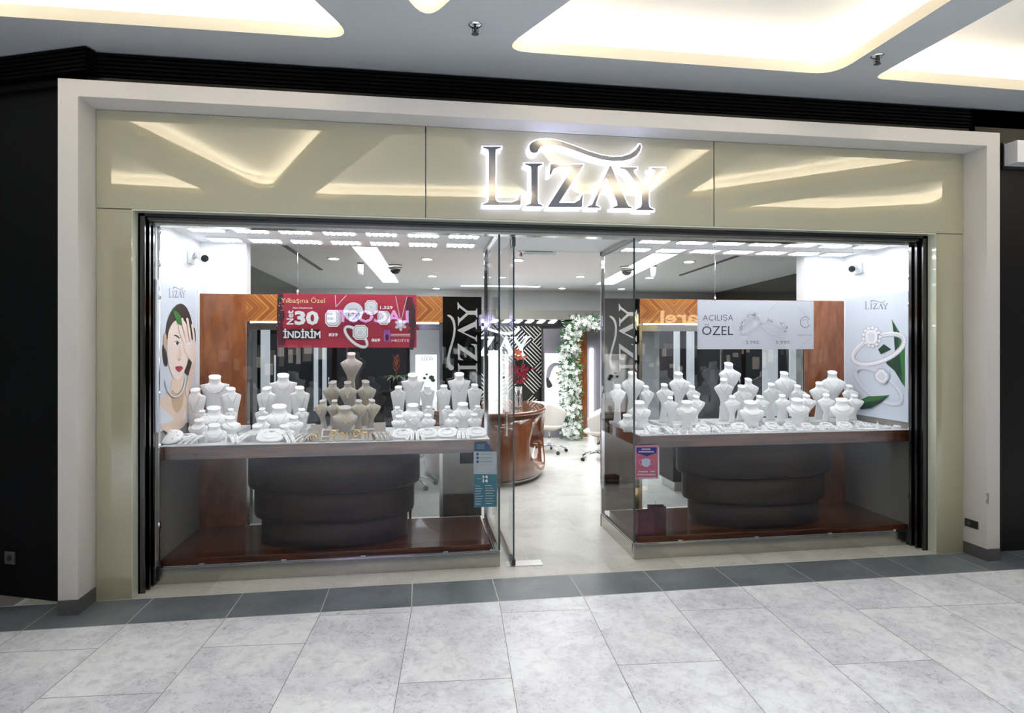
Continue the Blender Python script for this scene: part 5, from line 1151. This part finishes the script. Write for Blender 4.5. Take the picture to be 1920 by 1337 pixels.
for px, py, lab in ((676, 500, 'left'), (1225, 505, 'right')):
    p = atz(px, py-7, 2.95); t = empty('track_spot', (p.x, p.y, 2.95), 0, 'white cylinder spotlight on the shop ceiling behind the %s window' % lab, 'spot light', 'cylinder spotlights')
    MB().lathe([(.045, -.001), (.045, -.012)], n=16).build('mount', 'dark_grey', t); MB().lathe([(.038, -.02), (.038, -.17)], n=16).build('lamp_body', 'white_plastic', t); MB().tube([(0, 0, -.012), (0, 0, -.03)], .012, 8).build('joint', 'dark_grey', t)
p = atz(1012, 464, 2.95); t = empty('exit_sign', (p.x, p.y, 2.95), 0, 'small white ceiling exit sign with a green band above the doorway', 'sign')
MB().box(-.19, .19, -.02, .02, -.09, -.001).build('sign_box', 'white_plastic', t, bevel=.004); MB().box(-.17, .15, -.0225, -.0205, -.055, -.02).build('green_band', 'exit_green', t)
sprinkler(atz(977, 472, 2.95), 'small sprinkler head on the shop ceiling beside the exit sign', z=2.95)
# ================================================================ the mall opposite (behind the camera; seen in the reflections)
struct('wall_opposite', MB().box(-8, 16, -9.3, -9.15, 0, 3.9), 'opposite_wall')
def backsign(s, x_start, x_end, z0, z1, mat, label, y=-9.0):
    v, f, ax, bx, ay, by = text_poly(s, .03); t = empty('shop_sign', (x_start, -9.15, z0), 0, label, 'sign')
    mb = MB(); mb.add([((x-ax)/(bx-ax)*(x_end-x_start), .12, (y_-ay)/(by-ay)*(z1-z0)) for x, y_ in v], f); mb.build('letters', mat, t)
    MB().box(min(0, x_end-x_start), max(0, x_end-x_start), .001, .08, (z1-z0)*.3, (z1-z0)*.4).build('mounting_rail', 'steel_dark', t)
backsign('LACOSTE', 2.12, .27, 2.34, 2.63, 'sign_blue', 'white-violet LACOSTE sign on the shop opposite, seen mirrored in the left window glass')
backsign('arel', 9.26, 8.28, 2.36, 2.68, 'sign_amber', 'warm lit sign on the shop opposite, seen mirrored in the right window glass')
for i, (x0, x1, m1) in enumerate(((-2.2, .2, 'shop_glow'), (2.8, 4.2, 'shop_glow_cool'), (7.0, 9.9, 'shop_glow'), (11, 13, 'shop_glow'))):
    t = empty('shop_window', (x0, -9.15, .2), 0, 'lit shop window across the mall, %s along the opposite wall' % o4[i], 'shop window', 'shop windows opposite'); w = x1-x0
    MB().box(0, w, .0, .03, 0, 2.0).build('frame', 'black_plastic', t)
    mb = MB(); rr = random.Random(i)
    x = .1
    while x < w-.2: 
        ww = rr.uniform(.08, .3); z = rr.uniform(.9, 1.7); mb.box(x, x+ww*.8, .032, .04, z-rr.uniform(.1, .5), z); x += ww+.06
    mb.build('lit_shelves', m1, t)
